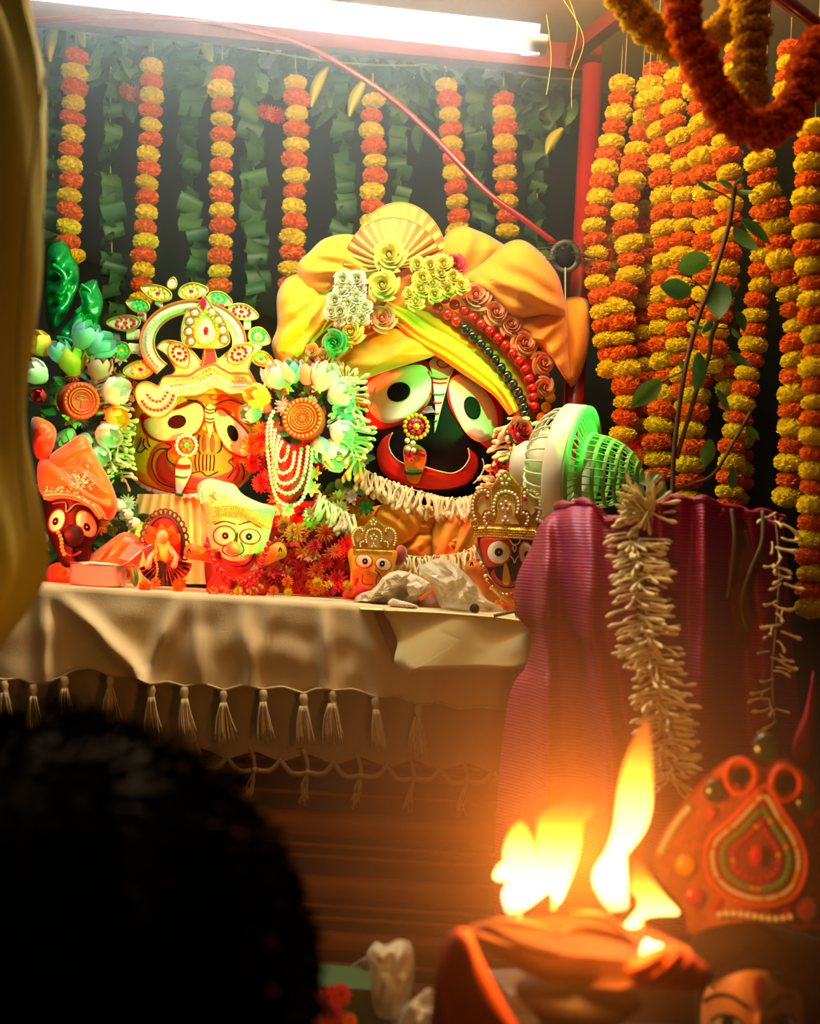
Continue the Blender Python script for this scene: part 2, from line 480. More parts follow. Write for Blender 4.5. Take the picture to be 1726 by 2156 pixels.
def proto_fold(seed):
    """a leaf folded over the thread: a bent rectangle with a rolled upper edge"""
    rnd = random.Random(seed); mb = MB(); rows = []
    for i in range(7):
        u = i / 6; a = u * PI * 1.2 - 0.5
        rows.append([Vector((q * (1 - 0.15 * rnd.random()), -0.45 * math.sin(a) - 0.08 * q * rnd.random(), 0.5 * math.cos(a) - 0.55 * (u if u > .5 else 0) + 0.10 * q * (seed % 3 - 1))) for q in (-1, -0.4, 0.3, 1)])
    mb.grid(rows); return mb.mesh('folded_leaf')
for i in range(5): PROTO['fold%d' % i] = proto_fold(i + 1)

_b = MB(); _b.ball((0, 0, 0), 1.0, 10, 8); PROTO['bead'] = _b.mesh('bead')
_b = MB(); _b.ball((0, 0, 0), 1.0, 6, 4, (1, 1, 0.6)); PROTO['gem'] = _b.mesh('gem', smooth=False)
_b = MB()
_b.lathe([(0.02, 0.0), (0.22, -0.02), (0.30, -0.14), (0.2, -0.24), (0.24, -0.3), (0.34, -0.6), (0.36, -0.8), (0.30, -1.0), (0.02, -1.0)], Matrix.Identity(4), 8)
PROTO['tassel'] = _b.mesh('tassel')

def m_px(px, Y): return px * Y / FPX

def garland(label, path, w_px, Y, first=0, group=None, cols=(m_marY, m_marO), step=0.64, cat='garland', skip=0.0, name='marigold_garland', thread=True):
    Yb = path[-1][2] if len(path[-1]) > 2 else Y
    g = thing(name, label, cat, P(path[-1][0], path[-1][1], Yb), group)
    pts = along(path, w_px * step)
    if thread:
        part('thread', wire([(p[0], p[1], (p[4] if p[4] else Y)) for p in pts], Y, 1.6), m_twine, g)
    for i, (x, y, tx, ty, yy) in enumerate(pts):
        if skip and random.random() < skip: continue
        YY = yy or Y
        s = m_px(w_px * random.uniform(0.46, 0.55), YY)
        d = D(tx + random.uniform(-.18, .18), ty, random.uniform(-.25, .25))
        inst('marigold', 'mar%d' % random.randrange(4), cols[(i + first) % len(cols)], g,
             P(x + random.uniform(-.05, .05) * w_px, y, YY), Q(d, random.random() * 6), (s, s, s * random.uniform(0.58, 0.76)))
    return g

def tuberose(label, path, Y, L=34, per=3, step=9, mat=m_bud, spread=1.0, name='tuberose_garland', down=0.6, group=None, jit=5):
    Yb = path[-1][2] if len(path[-1]) > 2 else Y
    g = thing(name, label, 'garland', P(path[-1][0], path[-1][1], Yb), group)
    pts = along(path, step)
    part('thread', wire([(p[0], p[1], (p[4] if p[4] else Y)) for p in pts], Y, 2.0), m_twine, g)
    for (x, y, tx, ty, yy) in pts:
        for k in range(per):
            a = random.uniform(-1, 1) * spread
            nx, ny = -ty, tx
            side = random.choice((-1, 1)) if spread > 1.2 else 1
            d = D(nx * side * (1 if spread > 1.2 else 0.3) + a * 0.7, ny * side * 0.6 + down, random.uniform(0.0, 0.9))
            s = m_px(L * random.uniform(0.75, 1.2), yy or Y)
            inst('bud', 'bud', mat, g, P(x + random.uniform(-jit, jit), y + random.uniform(-jit, jit), (yy or Y) - random.uniform(0, 0.015)), Q(d, random.random() * 6), (s * (1.1 if L < 50 else .72), s * (1.1 if L < 50 else .72), s))
    return g

# ================================================================== THE SETTING
mb = MB(); mb.box((0, 1.4, -0.03), (3.0, 1.9, 0.03)); struct('floor', mb, M('floor_cement', (70, 52, 40), 0.9, var=0.15, scale=4), base=(0, 1.4, 0))
mb = MB()
rows = [[Vector((-1.9 + 3.9 * i / 60, 3.0 + 0.012 * math.sin(i * 1.9) + 0.01 * math.sin(i * 0.73), z)) for i in range(61)] for z in (0.0, 1.2, 2.4)]
mb.grid(rows); struct('wall_back', mb, m_backdrop, True, base=(0, 3.0, 0))
zc = P(600, 36, 2.66).z
mb = MB(); mb.box((0, 1.85, zc + 0.04), (1.9, 1.2, 0.012)); struct('ceiling', mb, m_canopy, base=(0, 1.75, zc))

def bar(name, a, b, r, label, cat, mat=m_redpaint, k=14):
    mb = MB(); mb.tube([a, b], r, k); return solo(name, mb, mat, label, cat, min((a, b), key=lambda v: v.z))
def sqbar(name, a, b, hy, hz, label, cat, mat=m_redpaint):
    a, b = Vector(a), Vector(b); c = (a + b) / 2; L = (b - a).length / 2
    rot = (b - a).to_track_quat('X', 'Z').to_matrix()
    mb = MB(); mb.box(c, (L, hy, hz), rot); return solo(name, mb, mat, label, cat, c, smooth=False)

# canopy frame
sqbar('canopy_beam', P(-120, 6, 2.66), P(1262, 132, 2.66), 0.02, 0.031, 'red painted canopy beam running just below the tube light', 'beam')
sqbar('canopy_beam', P(640, -40, 2.5), P(690, 40, 2.64), 0.014, 0.012, 'short red cross bar over the tube light near the top edge', 'beam')
sqbar('canopy_beam', P(1420, -60, 2.2), P(1205, 112, 2.62), 0.016, 0.018, 'red slanting canopy bar meeting the top of the post', 'beam')
bar('canopy_post', P(1248, 140, 2.5), Vector((P(1180, 1300, 2.5).x, 2.5, 0.0)), m_px(22, 2.5), 'upright glossy red post between the leaf strings and the marigold wall', 'post')
bar('canopy_bar', P(1180, -360, 1.75), P(2060, 315, 1.75), m_px(16, 1.75), 'red bar crossing the top right corner', 'bar')
bar('canopy_bar', P(1330, 425, 2.46), P(1560, 270, 2.46), m_px(12, 2.46), 'red slanting bar half hidden behind the marigold strings', 'bar')

# tube light
t = thing('tube_light', 'glowing white fluorescent tube light under the canopy', 'lamp', P(620, 60, 1.95))
a, b = P(60, -22, 1.95), P(1136, 96, 1.95)
mb = MB(); mb.tube([a, b], 0.0155, 16); part('tube', mb, EM('tube_glow', (0.84, 0.95, 0.94), 66), t)
mb = MB(); c = (a + b) / 2 + Vector((0, 0.035, 0.03)); mb.box(c, ((b - a).length / 2, 0.02, 0.016), (b - a).to_track_quat('X', 'Z').to_matrix())
part('batten', mb, M('batten_white', (235, 235, 232), 0.5), t, smooth=False)
mb = MB(); mb.tube([b - (b - a).normalized() * 0.03, b + (b - a).normalized() * 0.012], 0.019, 12)
part('end_cap', mb, M('batten_white'), t)
# thin strip given the tube's own glow, just below its right end
mb = MB(); mb.tube([P(1046, 103, 1.945), P(1135, 110, 1.945)], 0.004, 8)
part('glow_strip', mb, EM('tube_glow', (0, 0, 0), 1), t)

# bright white awning panel above the canopy opening
mb = MB(); wire([(60, 45), (220, 36), (420, 44), (560, 72), (660, 105), (800, 190), (900, 275), (1020, 400), (1100, 460), (1168, 512)], 2.44, 6.5, n=50, k=8, mb=mb)
solo('red_cable', mb, m_redpaint, 'long red cable arching from the left beam down to the post', 'cable', P(1168, 512, 2.44))
mb = MB(); wire([(40, 20), (75, 35), (180, 50), (330, 68), (430, 90), (560, 108), (680, 128), (830, 138), (950, 134), (1010, 140), (1120, 160), (1220, 168)], 2.74, 2.2, n=60, k=5, mb=mb)
solo('twine', mb, m_twine, 'jute twine strung across the backdrop carrying the garlands', 'string', P(620, 120, 2.74))

# ================================================================== BACK MARIGOLD GARLANDS
ord7 = ['leftmost', 'second from the left', 'third from the left', 'fourth from the left', 'fifth from the left', 'sixth from the left', 'rightmost']
paths7 = [
 ([(160, 103), (156, 200), (150, 330), (147, 430), (142, 500), (156, 545)], 51, 1, 'ending above the green satin bow'),
 ([(322, 125), (320, 190), (318, 240), (313, 340), (309, 430), (305, 520), (298, 610), (296, 640)], 48, 0, 'with a gap near its top'),
 ([(468, 140), (466, 220), (467, 320), (466, 420), (466, 520), (462, 615)], 50, 1, 'with a bunched flower near its top'),
 ([(622, 158), (623, 260), (622, 360), (620, 460), (612, 560), (612, 620)], 51, 0, 'ending at the left lobe of the yellow turban'),
 ([(785, 196), (784, 290), (788, 340), (785, 420), (778, 490)], 50, 0, 'ending behind the pleated turban fan'),
 ([(940, 165), (947, 250), (952, 330), (962, 420), (966, 500)], 48, 0, 'crossed by the red cable'),
 ([(1060, 195), (1062, 290), (1064, 380), (1068, 460), (1068, 515)], 48, 1, 'nearest to the red post'),
]
for i, (pth, wd, first, extra) in enumerate(paths7):
    g = garland('%s backdrop marigold garland, %s' % (ord7[i], extra), pth, wd, 2.72, first, 'marigold garlands on the backdrop')
    x, y = pth[0][0], pth[0][1]
    part('hanging_thread', wire([(x, y - 42), (x, y - 2)], 2.72, 1.3), m_twine, g)
    part('green_calyx', MB().lathe([(0.004, 0.0), (0.007, 0.012), (0.013, 0.028)], Matrix.Translation(P(x, y - 12, 2.72)) @ Matrix.Rotation(PI, 4, 'X'), 8), m_leafB, g)

# ------------------------------------------------------------------ strings of folded leaves
lf = [([(110, 60), (112, 330), (108, 520)], 46, 'beside the olive garment'), ([(235, 70), (232, 300), (236, 560), (238, 730)], 50, 'left of the jewelled crown'),
      ([(408, 80), (402, 300), (410, 480), (412, 600)], 52, 'above the jewelled crown'), ([(530, 110), (532, 300), (536, 480), (535, 650)], 56, 'right of the jewelled crown'),
      ([(725, 150), (722, 300), (720, 420), (720, 500)], 48, 'left of the pleated turban fan'), ([(838, 180), (840, 300), (845, 430), (842, 480)], 42, 'right of the fifth marigold garland'),
      ([(1000, 150), (1005, 300), (1012, 430), (1015, 500)], 50, 'between the two rightmost backdrop marigold garlands'), ([(1128, 170), (1132, 330), (1130, 470), (1135, 560)], 52, 'beside the red post')]
for i, (pth, wd, extra) in enumerate(lf):
    g = thing('leaf_string', 'string of folded green leaves hanging %s' % extra, 'leaf string', P(*pth[-1], 2.80), 'folded leaf strings on the backdrop')
    part('thread', wire(pth, 2.82, 1.4), m_twine, g)
    for (x, y, tx, ty, _) in along(pth, 21):
        s = m_px(wd * random.uniform(0.38, 0.56), 2.8)
        q = Quaternion((0, 1, 0), random.uniform(-.35, .35)) @ Quaternion((0, 0, 1), random.uniform(-1.2, 1.2)) @ Quaternion((1, 0, 0), random.uniform(-.7, .7))
        inst('leaf', 'fold%d' % random.randrange(5), random.choice((m_leafA, m_leafB, m_leafA)), g, P(x + random.uniform(-7, 7), y, 2.8 + random.uniform(-.015, .015)), q, (s, s * 0.8, s * random.uniform(0.8, 1.1)))
# foliage bunting under the beam
g = thing('leaf_bunting', 'dense mango leaf bunting along the top of the backdrop', 'foliage', P(620, 150, 2.88))
for i in range(290):
    x = random.uniform(80, 1215); top = 40 + (x - 60) * 0.105
    y = top + abs(random.gauss(0, 1)) * 55
    d = D(random.uniform(-.8, .8), random.uniform(0.2, 1.1), random.uniform(-.1, .5))
    s = m_px(random.uniform(45, 85), 2.86)
    inst('leaf', 'leaf%d' % random.randrange(3), random.choice((m_leafA, M('leaf_pale_green', (128, 176, 96), .5, var=.2), m_leafB)), g, P(x, y, 2.86 + random.uniform(-.03, .04)), QL(d, random.uniform(-.8, .8)), s)
for (x0, y0, x1, y1, lb) in ((120, 50, 105, 130, 'near the olive garment'), (690, 140, 655, 225, 'left of the fifth marigold garland'), (772, 165, 735, 245, 'just left of the red cable'),
                             (1185, 270, 1150, 325, 'near the red post'), (172, 60, 178, 100, 'above the leftmost marigold garland'), (440, 85, 446, 130, 'above the third marigold garland')):
    mb = MB(); L = math.hypot(x1 - x0, y1 - y0); nx, ny = -(y1 - y0) / L, (x1 - x0) / L; A = []; B = []
    for k in range(7):
        u = k / 6; wd = 12 * math.sin(PI * (0.12 + 0.8 * u)); x, y = x0 + (x1 - x0) * u + nx * 6 * math.sin(PI * u), y0 + (y1 - y0) * u + ny * 6 * math.sin(PI * u)
        A.append((x + nx * wd, y + ny * wd)); B.append((x - nx * wd, y - ny * wd))
    strip(A, B, 2.76, 0, 12, 4, 0.002, mb, 0.012)
    solo('yellow_leaf', mb, m_leafC, 'curled yellow leaf strip on the backdrop %s' % lb, 'leaf', P(x1, y1, 2.76))
for (x, y, sz, lb) in ((280, 192, 24, 'beside the second marigold garland'), (572, 235, 24, 'beside the fourth marigold garland')):
    g = thing('red_blossom', 'faded red blossom on the backdrop %s' % lb, 'flower', P(x, y, 2.78))
    for k in range(3):
        inst('petal_cluster', 'mum', m_redfl if k % 2 == 0 else m_orfl, g, P(x - 14 + 14 * k, y + 4 * k, 2.78), Q(D(-.6 + .4 * k, .5, .7)), m_px(sz * .8, 2.78))

# ================================================================== MARIGOLD WALL ON THE RIGHT
def hang_up(g, p):
    a = P(*p); part('hanging_thread', MB().tube([a, Vector((a.x, a.y, zc + .03))], .0012, 4), m_twine, g)
R = [
 ([(1315, 165, 2.44), (1295, 270, 2.44), (1272, 370, 2.44), (1252, 470, 2.44), (1255, 560, 2.44), (1265, 640, 2.42), (1278, 720, 2.42), (1285, 800, 2.42)], 52, 0, 'leftmost string of the marigold wall, next to the red post'),
 ([(1383, 135, 2.40), (1355, 260, 2.40), (1330, 380, 2.40), (1315, 440, 2.40), (1322, 510, 2.40), (1325, 580, 2.40), (1305, 650, 2.40), (1312, 730, 2.40), (1320, 800, 2.40), (1318, 870, 2.40), (1310, 930, 2.40)], 58, 1, 'second string of the marigold wall, ending over the table fan'),
 ([(1366, 190, 2.34), (1392, 280, 2.34), (1395, 380, 2.34), (1402, 470, 2.34), (1405, 560, 2.34), (1398, 640, 2.34), (1397, 720, 2.34), (1405, 815, 2.34), (1388, 880, 2.34), (1383, 950, 2.34), (1390, 1010, 2.34)], 60, 0, 'marigold string running behind the lone leaf of the potted plant'),
 ([(1345, 330, 2.47), (1352, 420, 2.47), (1352, 500, 2.47), (1357, 583, 2.45), (1350, 680, 2.45), (1357, 750, 2.45), (1358, 820, 2.45), (1340, 890, 2.45), (1345, 960, 2.45)], 56, 1, 'marigold string set back between its neighbours above the fan cage'),
 ([(1430, 150, 2.30), (1418, 250, 2.30), (1438, 330, 2.30), (1443, 420, 2.30), (1440, 500, 2.30), (1432, 600, 2.30), (1430, 690, 2.30), (1440, 800, 2.30), (1450, 900, 2.30), (1440, 980, 2.3)], 54, 0, 'marigold string behind the left stem of the potted plant'),
 ([(1462, 135, 2.24), (1478, 280, 2.24), (1488, 400, 2.24), (1492, 480, 2.24), (1490, 560, 2.24), (1483, 650, 2.24), (1478, 730, 2.24), (1465, 830, 2.24), (1457, 920, 2.24), (1452, 1000, 2.24), (1450, 1055, 2.24)], 62, 1, 'thick marigold string behind the forked stems of the potted plant'),
 ([(1525, 280, 2.18), (1535, 380, 2.18), (1532, 460, 2.18), (1527, 560, 2.18), (1515, 640, 2.18), (1500, 720, 2.18), (1490, 790, 2.18)], 58, 0, 'marigold string behind the top shoots of the potted plant'),
 ([(1550, 60, 2.12), (1546, 120, 2.12), (1543, 210, 2.12), (1560, 270, 2.12)], 44, 1, 'short marigold string seen inside the hanging loops'),
 ([(1590, 320, 2.05), (1617, 420, 2.05), (1638, 490, 2.05), (1650, 570, 2.05), (1672, 640, 2.05), (1677, 720, 2.05), (1672, 820, 2.05), (1668, 920, 2.05), (1663, 1010, 2.05), (1655, 1080, 2.05)], 62, 0, 'long marigold string to the right of the dark gap'),
 ([(1600, 430, 2.15), (1606, 560, 2.15), (1592, 650, 2.15), (1586, 720, 2.15), (1572, 790, 2.15), (1557, 870, 2.15), (1542, 930, 2.15), (1536, 1000, 2.15), (1532, 1070, 2.15)], 54, 1, 'marigold string on the left side of the dark gap'),
 ([(1528, 745, 2.2), (1534, 830, 2.2), (1556, 910, 2.2), (1560, 980, 2.2), (1550, 1050, 2.2)], 50, 0, 'short lower marigold string behind the drooping side stem'),
 ([(1665, 90, 2.0), (1656, 170, 2.0), (1650, 240, 2.0)], 50, 1, 'short marigold string under the red corner bar'),
 ([(1716, 255, 1.9), (1704, 350, 1.9), (1700, 450, 1.9), (1707, 560, 1.9), (1716, 650, 1.9), (1718, 800, 1.9), (1714, 950, 1.9), (1712, 1100, 1.9), (1708, 1200, 1.9), (1706, 1310, 1.9)], 62, 0, 'rightmost marigold string along the frame edge'),
 ([(1300, 300, 2.5), (1290, 420, 2.5), (1285, 520, 2.5), (1292, 620, 2.5), (1300, 700, 2.5)], 48, 1, 'marigold string set back close behind the leftmost string'),
]
for pth, wd, first, lb in R:
    g = garland(lb, pth, wd, 2.3, first, 'marigold strings of the right wall', step=0.58); hang_up(g, pth[0])
m_marD = M('marigold_ochre', (240, 190, 30), 0.85, var=0.1, scale=90, tl=0.45)
m_marB = M('marigold_rust', (236, 112, 14), 0.85, var=0.1, scale=90, tl=0.45)
sw = garland('ochre yellow marigold swag drooping in the top right corner', [(1290, -25, 1.55), (1330, 20, 1.55), (1375, 70, 1.55), (1430, 98, 1.55), (1480, 88, 1.55), (1530, 50, 1.55), (1565, -15, 1.55)], 74, 1.55, 0, 'hanging swags', (m_marD,), 0.42)
hang_up(sw, (1290, -25, 1.55))
hang_up(sw, (1565, -15, 1.55))
sw = garland('ochre yellow strand hanging straight inside the rust orange loop', [(1578, -20, 1.5), (1583, 60, 1.5), (1582, 130, 1.5), (1577, 190, 1.5), (1585, 240, 1.5)], 78, 1.5, 0, 'hanging swags', (m_marD,), 0.42)
hang_up(sw, (1578, -20, 1.5))
sw = garland('rust orange marigold loop drooping in the top right corner', [(1440, -25, 1.42), (1438, 50, 1.42), (1470, 120, 1.42), (1510, 205, 1.42), (1570, 268, 1.42), (1630, 270, 1.42), (1675, 220, 1.42), (1700, 150, 1.42), (1735, 60, 1.42)], 82, 1.42, 0, 'hanging swags', (m_marB,), 0.42)
hang_up(sw, (1440, -25, 1.42))
hang_up(sw, (1735, 60, 1.42))
# peacock feather behind the turban
g = thing('peacock_feather', 'dark peacock feather with round eye in front of the red post', 'feather', P(1192, 720, 2.42))
part('quill', wire([(1192, 720), (1190, 620), (1190, 545)], 2.42, 1.8), m_twine, g)
part('eye', puff(ell(1190, 540, 21, 24), 2.42, 0.006, 0.006), m_black, g)
part('eye_ring', strip(ell(1190, 540, 21, 24), ell(1190, 540, 34, 36), 2.42, 0, 30, 2, 0.002), m_feather, g)
mb = MB()
for i in range(70):
    a = random.uniform(-.5, PI + .5); L = random.uniform(60, 105); c, s = math.cos(a), -math.sin(a)
    wire([(1190 + c * 18, 545 + s * 18), (1190 + c * L * .6, 545 + s * L * .45 + 8), (1190 + c * L, 545 + s * L * .5 + 14)], 2.42 + random.uniform(-.01, .01), 0.7, n=6, k=3, mb=mb)
part('barbs', mb, m_feather, g, kind='stuff')
# golden tinsel threads at the top
for i, pth in enumerate(([(1180, -10), (1228, 80), (1205, 165), (1203, 230)], [(1195, -10), (1215, 60), (1200, 140)], [(1150, 30), (1160, 120), (1150, 200)])):
    solo('tinsel_thread', wire(pth, 2.3, 0.9, n=24, k=4), m_gold, ['long golden tinsel thread curling beside the right end of the tube light', 'short golden tinsel thread beside the longer one', 'thin golden thread right below the end of the tube light'][i], 'thread', P(*pth[-1], 2.3))

# ================================================================== BIG DARK-FACED IDOL
zF = zm(520, 740, 2.877); zT = zm(550, 420, 2.397)
Yf = lambda x, y: 2.40 + 0.09 * ((x - 912) / 160.0) ** 2 + 0.03 * ((y - 880) / 160.0) ** 2
def flower_orn(parent, cx, cy, r, Y, ring, inner, core, n=14, name='nose_ornament'):
    part(name, puff(ell(cx, cy, r * .8, r * .8), Y, 0.006, 0.004, 24, 4), inner, parent)
    for i in range(n):
        a = 2 * PI * i / n
        inst('bead', 'bead', ring, parent, P(cx + r * math.cos(a), cy + r * math.sin(a), Y - .004), None, m_px(r * 0.21, Y))
    for i in range(6):
        a = 2 * PI * i / 6
        inst('bead', 'bead', inner, parent, P(cx + r * .5 * math.cos(a), cy + r * .5 * math.sin(a), Y - .009), None, m_px(r * 0.24, Y))
    inst('bead', 'bead', core, parent, P(cx, cy, Y - .012), None, m_px(r * 0.32, Y))

idol = thing('dark_faced_idol', 'large wooden idol with black painted face and huge round eyes', 'idol', P(915, 1235, 2.5))
face_o = zF([(700, 0), (690, 250), (725, 440), (765, 600), (800, 720), (880, 800), (1010, 850), (1150, 868), (1300, 850), (1420, 785), (1490, 660), (1540, 500), (1575, 320), (1560, 60), (1150, -60)])
mb = MB(); o = crom(face_o, 48, True); n = len(o); c = zF([(1130, 380)])[0]; rows = []
rows.append([P(c[0] + (p[0] - c[0]) * .8, c[1] + (p[1] - c[1]) * .8, 2.68) for p in o])
rows.append([P(p[0], p[1], 2.60) for p in o]); rows.append([P(p[0], p[1], Yf(*p) + 0.02) for p in o])
for k in range(9):
    f = 1 - (k + .6) / 8 if k < 8 else .001
    f = min(.985, f)
    rows.append([P(c[0] + (p[0] - c[0]) * f, c[1] + (p[1] - c[1]) * f, Yf(c[0] + (p[0] - c[0]) * f, c[1] + (p[1] - c[1]) * f)) for p in o])
mb.grid(rows, closed=True); part('face', mb, m_black, idol)
part('body', puff([(760, 1020), (900, 1000), (1070, 1020), (1120, 1120), (1110, 1236), (740, 1236), (730, 1120)], 2.56, 0.08, 0.06), m_black, idol)
for redo, wh, pup in (
    ([(722, 150), (860, 60), (1080, 50), (1128, 160), (1105, 305), (1015, 405), (900, 455), (762, 470), (722, 420)],
     [(735, 190), (880, 110), (1060, 82), (1115, 170), (1098, 275), (1030, 360), (930, 420), (830, 432), (752, 375), (724, 290)], ell(918, 245, 72, 58, -18)),
    ([(1212, 170), (1260, 112), (1350, 110), (1460, 170), (1540, 290), (1548, 420), (1525, 530), (1505, 622), (1420, 560), (1325, 485), (1245, 375), (1210, 270)],
     [(1224, 190), (1268, 142), (1330, 145), (1430, 225), (1500, 330), (1518, 440), (1485, 520), (1410, 550), (1330, 500), (1270, 400), (1230, 290)], ell(1365, 342, 48, 72, -18))):
    e = part('eye_rim', patch(zF(redo), Yf, 0.0022), m_redp, idol)
    w_ = part('eye', patch(zF(wh), Yf, 0.0042), m_white, idol)
    part('pupil', patch(zF(pup), Yf, 0.0062), m_black, w_)
part('mouth', strip(zF([(880, 490), (820, 530), (785, 610), (800, 700), (850, 760), (1000, 820), (1180, 835), (1330, 800), (1390, 720), (1395, 640), (1340, 585)]),
                    zF([(880, 490), (858, 560), (880, 625), (940, 675), (1050, 692), (1150, 722), (1240, 738), (1300, 712), (1335, 670), (1348, 630), (1340, 585)]), Yf, 0.003), m_redp, idol)
part('mouth_line', wire(zF([(882, 490), (858, 560), (880, 625), (940, 675), (1050, 692), (1150, 722), (1240, 738), (1300, 712), (1335, 670), (1348, 630), (1338, 585)]), Yf, 1.6, 0.004, n=40), m_crownplate, idol)
part('cheek_line', wire(zF([(1425, 650), (1435, 700), (1410, 760), (1370, 800)]), Yf, 1.8, 0.003), m_white, idol)
tk = part('forehead_mark', patch(zF([(1105, 60), (1180, 20), (1250, 60), (1235, 130), (1205, 240), (1175, 350), (1135, 495), (1140, 350), (1128, 220), (1118, 130)]), Yf, 0.0045, cen=zF([(1172, 180)])[0]), m_white, idol)
part('mark_spiral', wire(zF([(1180 + (50 - 7 * a) * math.cos(a), 65 + (42 - 6 * a) * math.sin(a)) for a in [i * .45 for i in range(14)]]), Yf, 1.8, 0.006, n=60), m_redp, tk)
for (y, hw, mt) in ((165, 46, m_redp), (190, 42, m_redp), (260, 36, m_greenp), (310, 26, m_redp), (375, 16, m_redp), (420, 10, m_greenp)):
    part('mark_stripe', wire(zF([(1168 - (y - 180) * .11 - hw, y - 4), (1168 - (y - 180) * .11, y + 3), (1168 - (y - 180) * .11 + hw, y - 2)]), Yf, 2.2, 0.005), mt, tk)
part('curl', wire(zF([(1105, 120), (1120, 150), (1170, 150), (1225, 150), (1250, 100)]), Yf, 2.0, 0.005), m_crownplate, tk)
# nose ornament: flower brooch with pendant plaque
orn = thing('nose_brooch', 'flower shaped bead brooch with pendant on the black nose', 'ornament', P(868, 1005, 2.37))
Yo = 2.385
flower_orn(orn, *zF([(1025, 455)])[0], 24, Yo, m_beadO, m_gemR, m_beadO, 16, 'rosette')
for (x, y) in ((970, 540), (1005, 555), (975, 590), (1008, 600)):
    inst('pearl', 'bead', m_pearl, orn, P(*zF([(x, y)])[0], Yo - .003), None, m_px(6, Yo))
pl = part('pendant', patch(zF([(950, 580), (1020, 560), (1080, 600), (1085, 660), (1060, 740), (1030, 800), (975, 780), (955, 700)]), lambda x, y: Yf(x, y), 0.007), m_orcloth, orn)
part('pendant_band', wire(zF([(958, 725), (1000, 735), (1058, 728)]), Yf, 5, 0.009), m_greenp, pl)
part('pendant_band', wire(zF([(955, 610), (1020, 610), (1080, 625)]), Yf, 6, 0.009), m_redp, pl)
inst('red_flower', 'open', m_redfl, orn, P(*zF([(985, 640)])[0], Yo - .01), Q(D(0, 0, 1)), m_px(13, Yo))
mb = MB()
for i in range(6): wire(zF([(1050, 380), (1090 + i * 9, 350 - 12 + i * 6), (1120 + i * 5, 335 + i * 10)]), Yf, 1.3, 0.008, n=6, k=4, mb=mb)
part('silver_spray', mb, m_steel, orn)

# ------------------------------------------------------------------ the turban
tb = thing('turban', 'huge yellow cloth turban with pleated fan, roses and beads on the dark idol', 'turban', P(900, 880, 2.45))
def cl(name, pts, Y, bulge, mat, fold=None, back=0.04, **k):
    return part(name, puff(zT(pts), Y, bulge, back, 56, 10, fold, **k), mat, tb)
cl('core_wrap', [(150, 560), (260, 330), (500, 230), (800, 200), (1100, 230), (1350, 380), (1450, 620), (1430, 900), (1340, 1060), (1180, 900), (900, 760), (650, 800), (420, 880), (260, 800)], 2.50, 0.05, m_turO, (.2, .9, 90, .006), 0.12)
cl('left_lower_lobe', [(52, 740), (80, 640), (80, 480), (140, 390), (240, 380), (350, 450), (420, 560), (350, 640), (275, 720), (240, 820), (200, 915), (110, 865)], 2.44, 0.085, m_turY, (.75, .66, 34, .008), 0.1)
cl('left_upper_lobe', [(185, 330), (245, 262), (325, 195), (460, 178), (570, 260), (660, 360), (600, 440), (430, 410), (310, 480), (205, 430)], 2.42, 0.075, m_turY, (-.35, .93, 36, .008), 0.09)
cl('right_back_lobe', [(880, 300), (930, 180), (1010, 135), (1100, 160), (1180, 200), (1240, 260), (1130, 360), (1000, 420)], 2.46, 0.06, m_turO, (.8, .5, 40, .005), 0.06)
cl('right_lobe', [(980, 420), (1090, 330), (1215, 232), (1310, 203), (1405, 262), (1485, 355), (1523, 470), (1535, 590), (1440, 590), (1330, 610), (1240, 620), (1120, 510)], 2.43, 0.10, m_turO, (-.45, .9, 40, .008), 0.1)
cl('right_lower_lobe', [(1200, 560), (1380, 560), (1530, 570), (1548, 780), (1555, 930), (1480, 830), (1400, 740), (1300, 680)], 2.44, 0.06, m_turO, (.5, .85, 40, .006), 0.08)
cl('tail', [(1510, 530), (1575, 490), (1645, 508), (1664, 600), (1652, 750), (1605, 900), (1560, 945), (1535, 860), (1500, 700)], 2.48, 0.05, m_turO, (.9, -.3, 38, .006), 0.05)
cl('crown_twist', [(530, 470), (690, 370), (800, 330), (860, 420), (830, 520), (700, 580), (560, 600)], 2.40, 0.055, m_turO, (.6, .8, 46, .006), 0.06)
cl('brow_fold', [(380, 800), (520, 690), (650, 640), (790, 670), (935, 765), (880, 790), (740, 832), (560, 892), (480, 925), (395, 880)], 2.385, 0.035, m_turO, (.25, .97, 46, .005), 0.05)
def sash(name, path, ws, Y, mat, puffy, ridg=3, off=0):
    p = crom(zT(path), 40); A = []; B = []; mb = MB(); rows = []
    for i in range(40):
        a, b = p[max(0, i - 1)], p[min(39, i + 1)]; L = math.hypot(b[0] - a[0], b[1] - a[1]); nx, ny = -(b[1] - a[1]) / L, (b[0] - a[0]) / L
        u = i / 39; k = u * (len(ws) - 1); q = min(int(k), len(ws) - 2); wd = (ws[q] + (ws[q + 1] - ws[q]) * (k - q)) / 2.397 / 2
        row = []
        for j in range(15):
            v = j / 14 * 2 - 1; x, y = p[i][0] + nx * wd * v, p[i][1] + ny * wd * v
            Yy = asfn(Y)(x, y) - puffy * math.sqrt(max(0, 1 - v * v)) - 0.004 * math.sin(ridg * PI * v + 1.5 * math.sin(u * 3)) * (1 - v * v)
            row.append(P(x, y, Yy))
        rows.append(row)
    mb.grid(rows); return part(name, mb, mat, tb)
Ys = lambda x, y: 2.385 + 0.06 * max(0, (x - 880) / 250.0) ** 2
sash('brow_sash', [(620, 540), (720, 600), (820, 680), (960, 760), (1090, 850), (1210, 950), (1285, 1070)], [110, 120, 130, 140, 120, 80], Ys, m_turY, 0.035, 3)
sash('green_tinted_sash', [(740, 530), (880, 600), (1050, 720), (1180, 830), (1280, 960), (1335, 1070)], [120, 170, 180, 170, 140, 90], lambda x, y: Ys(x, y) + .006, m_turY, 0.03, 2)
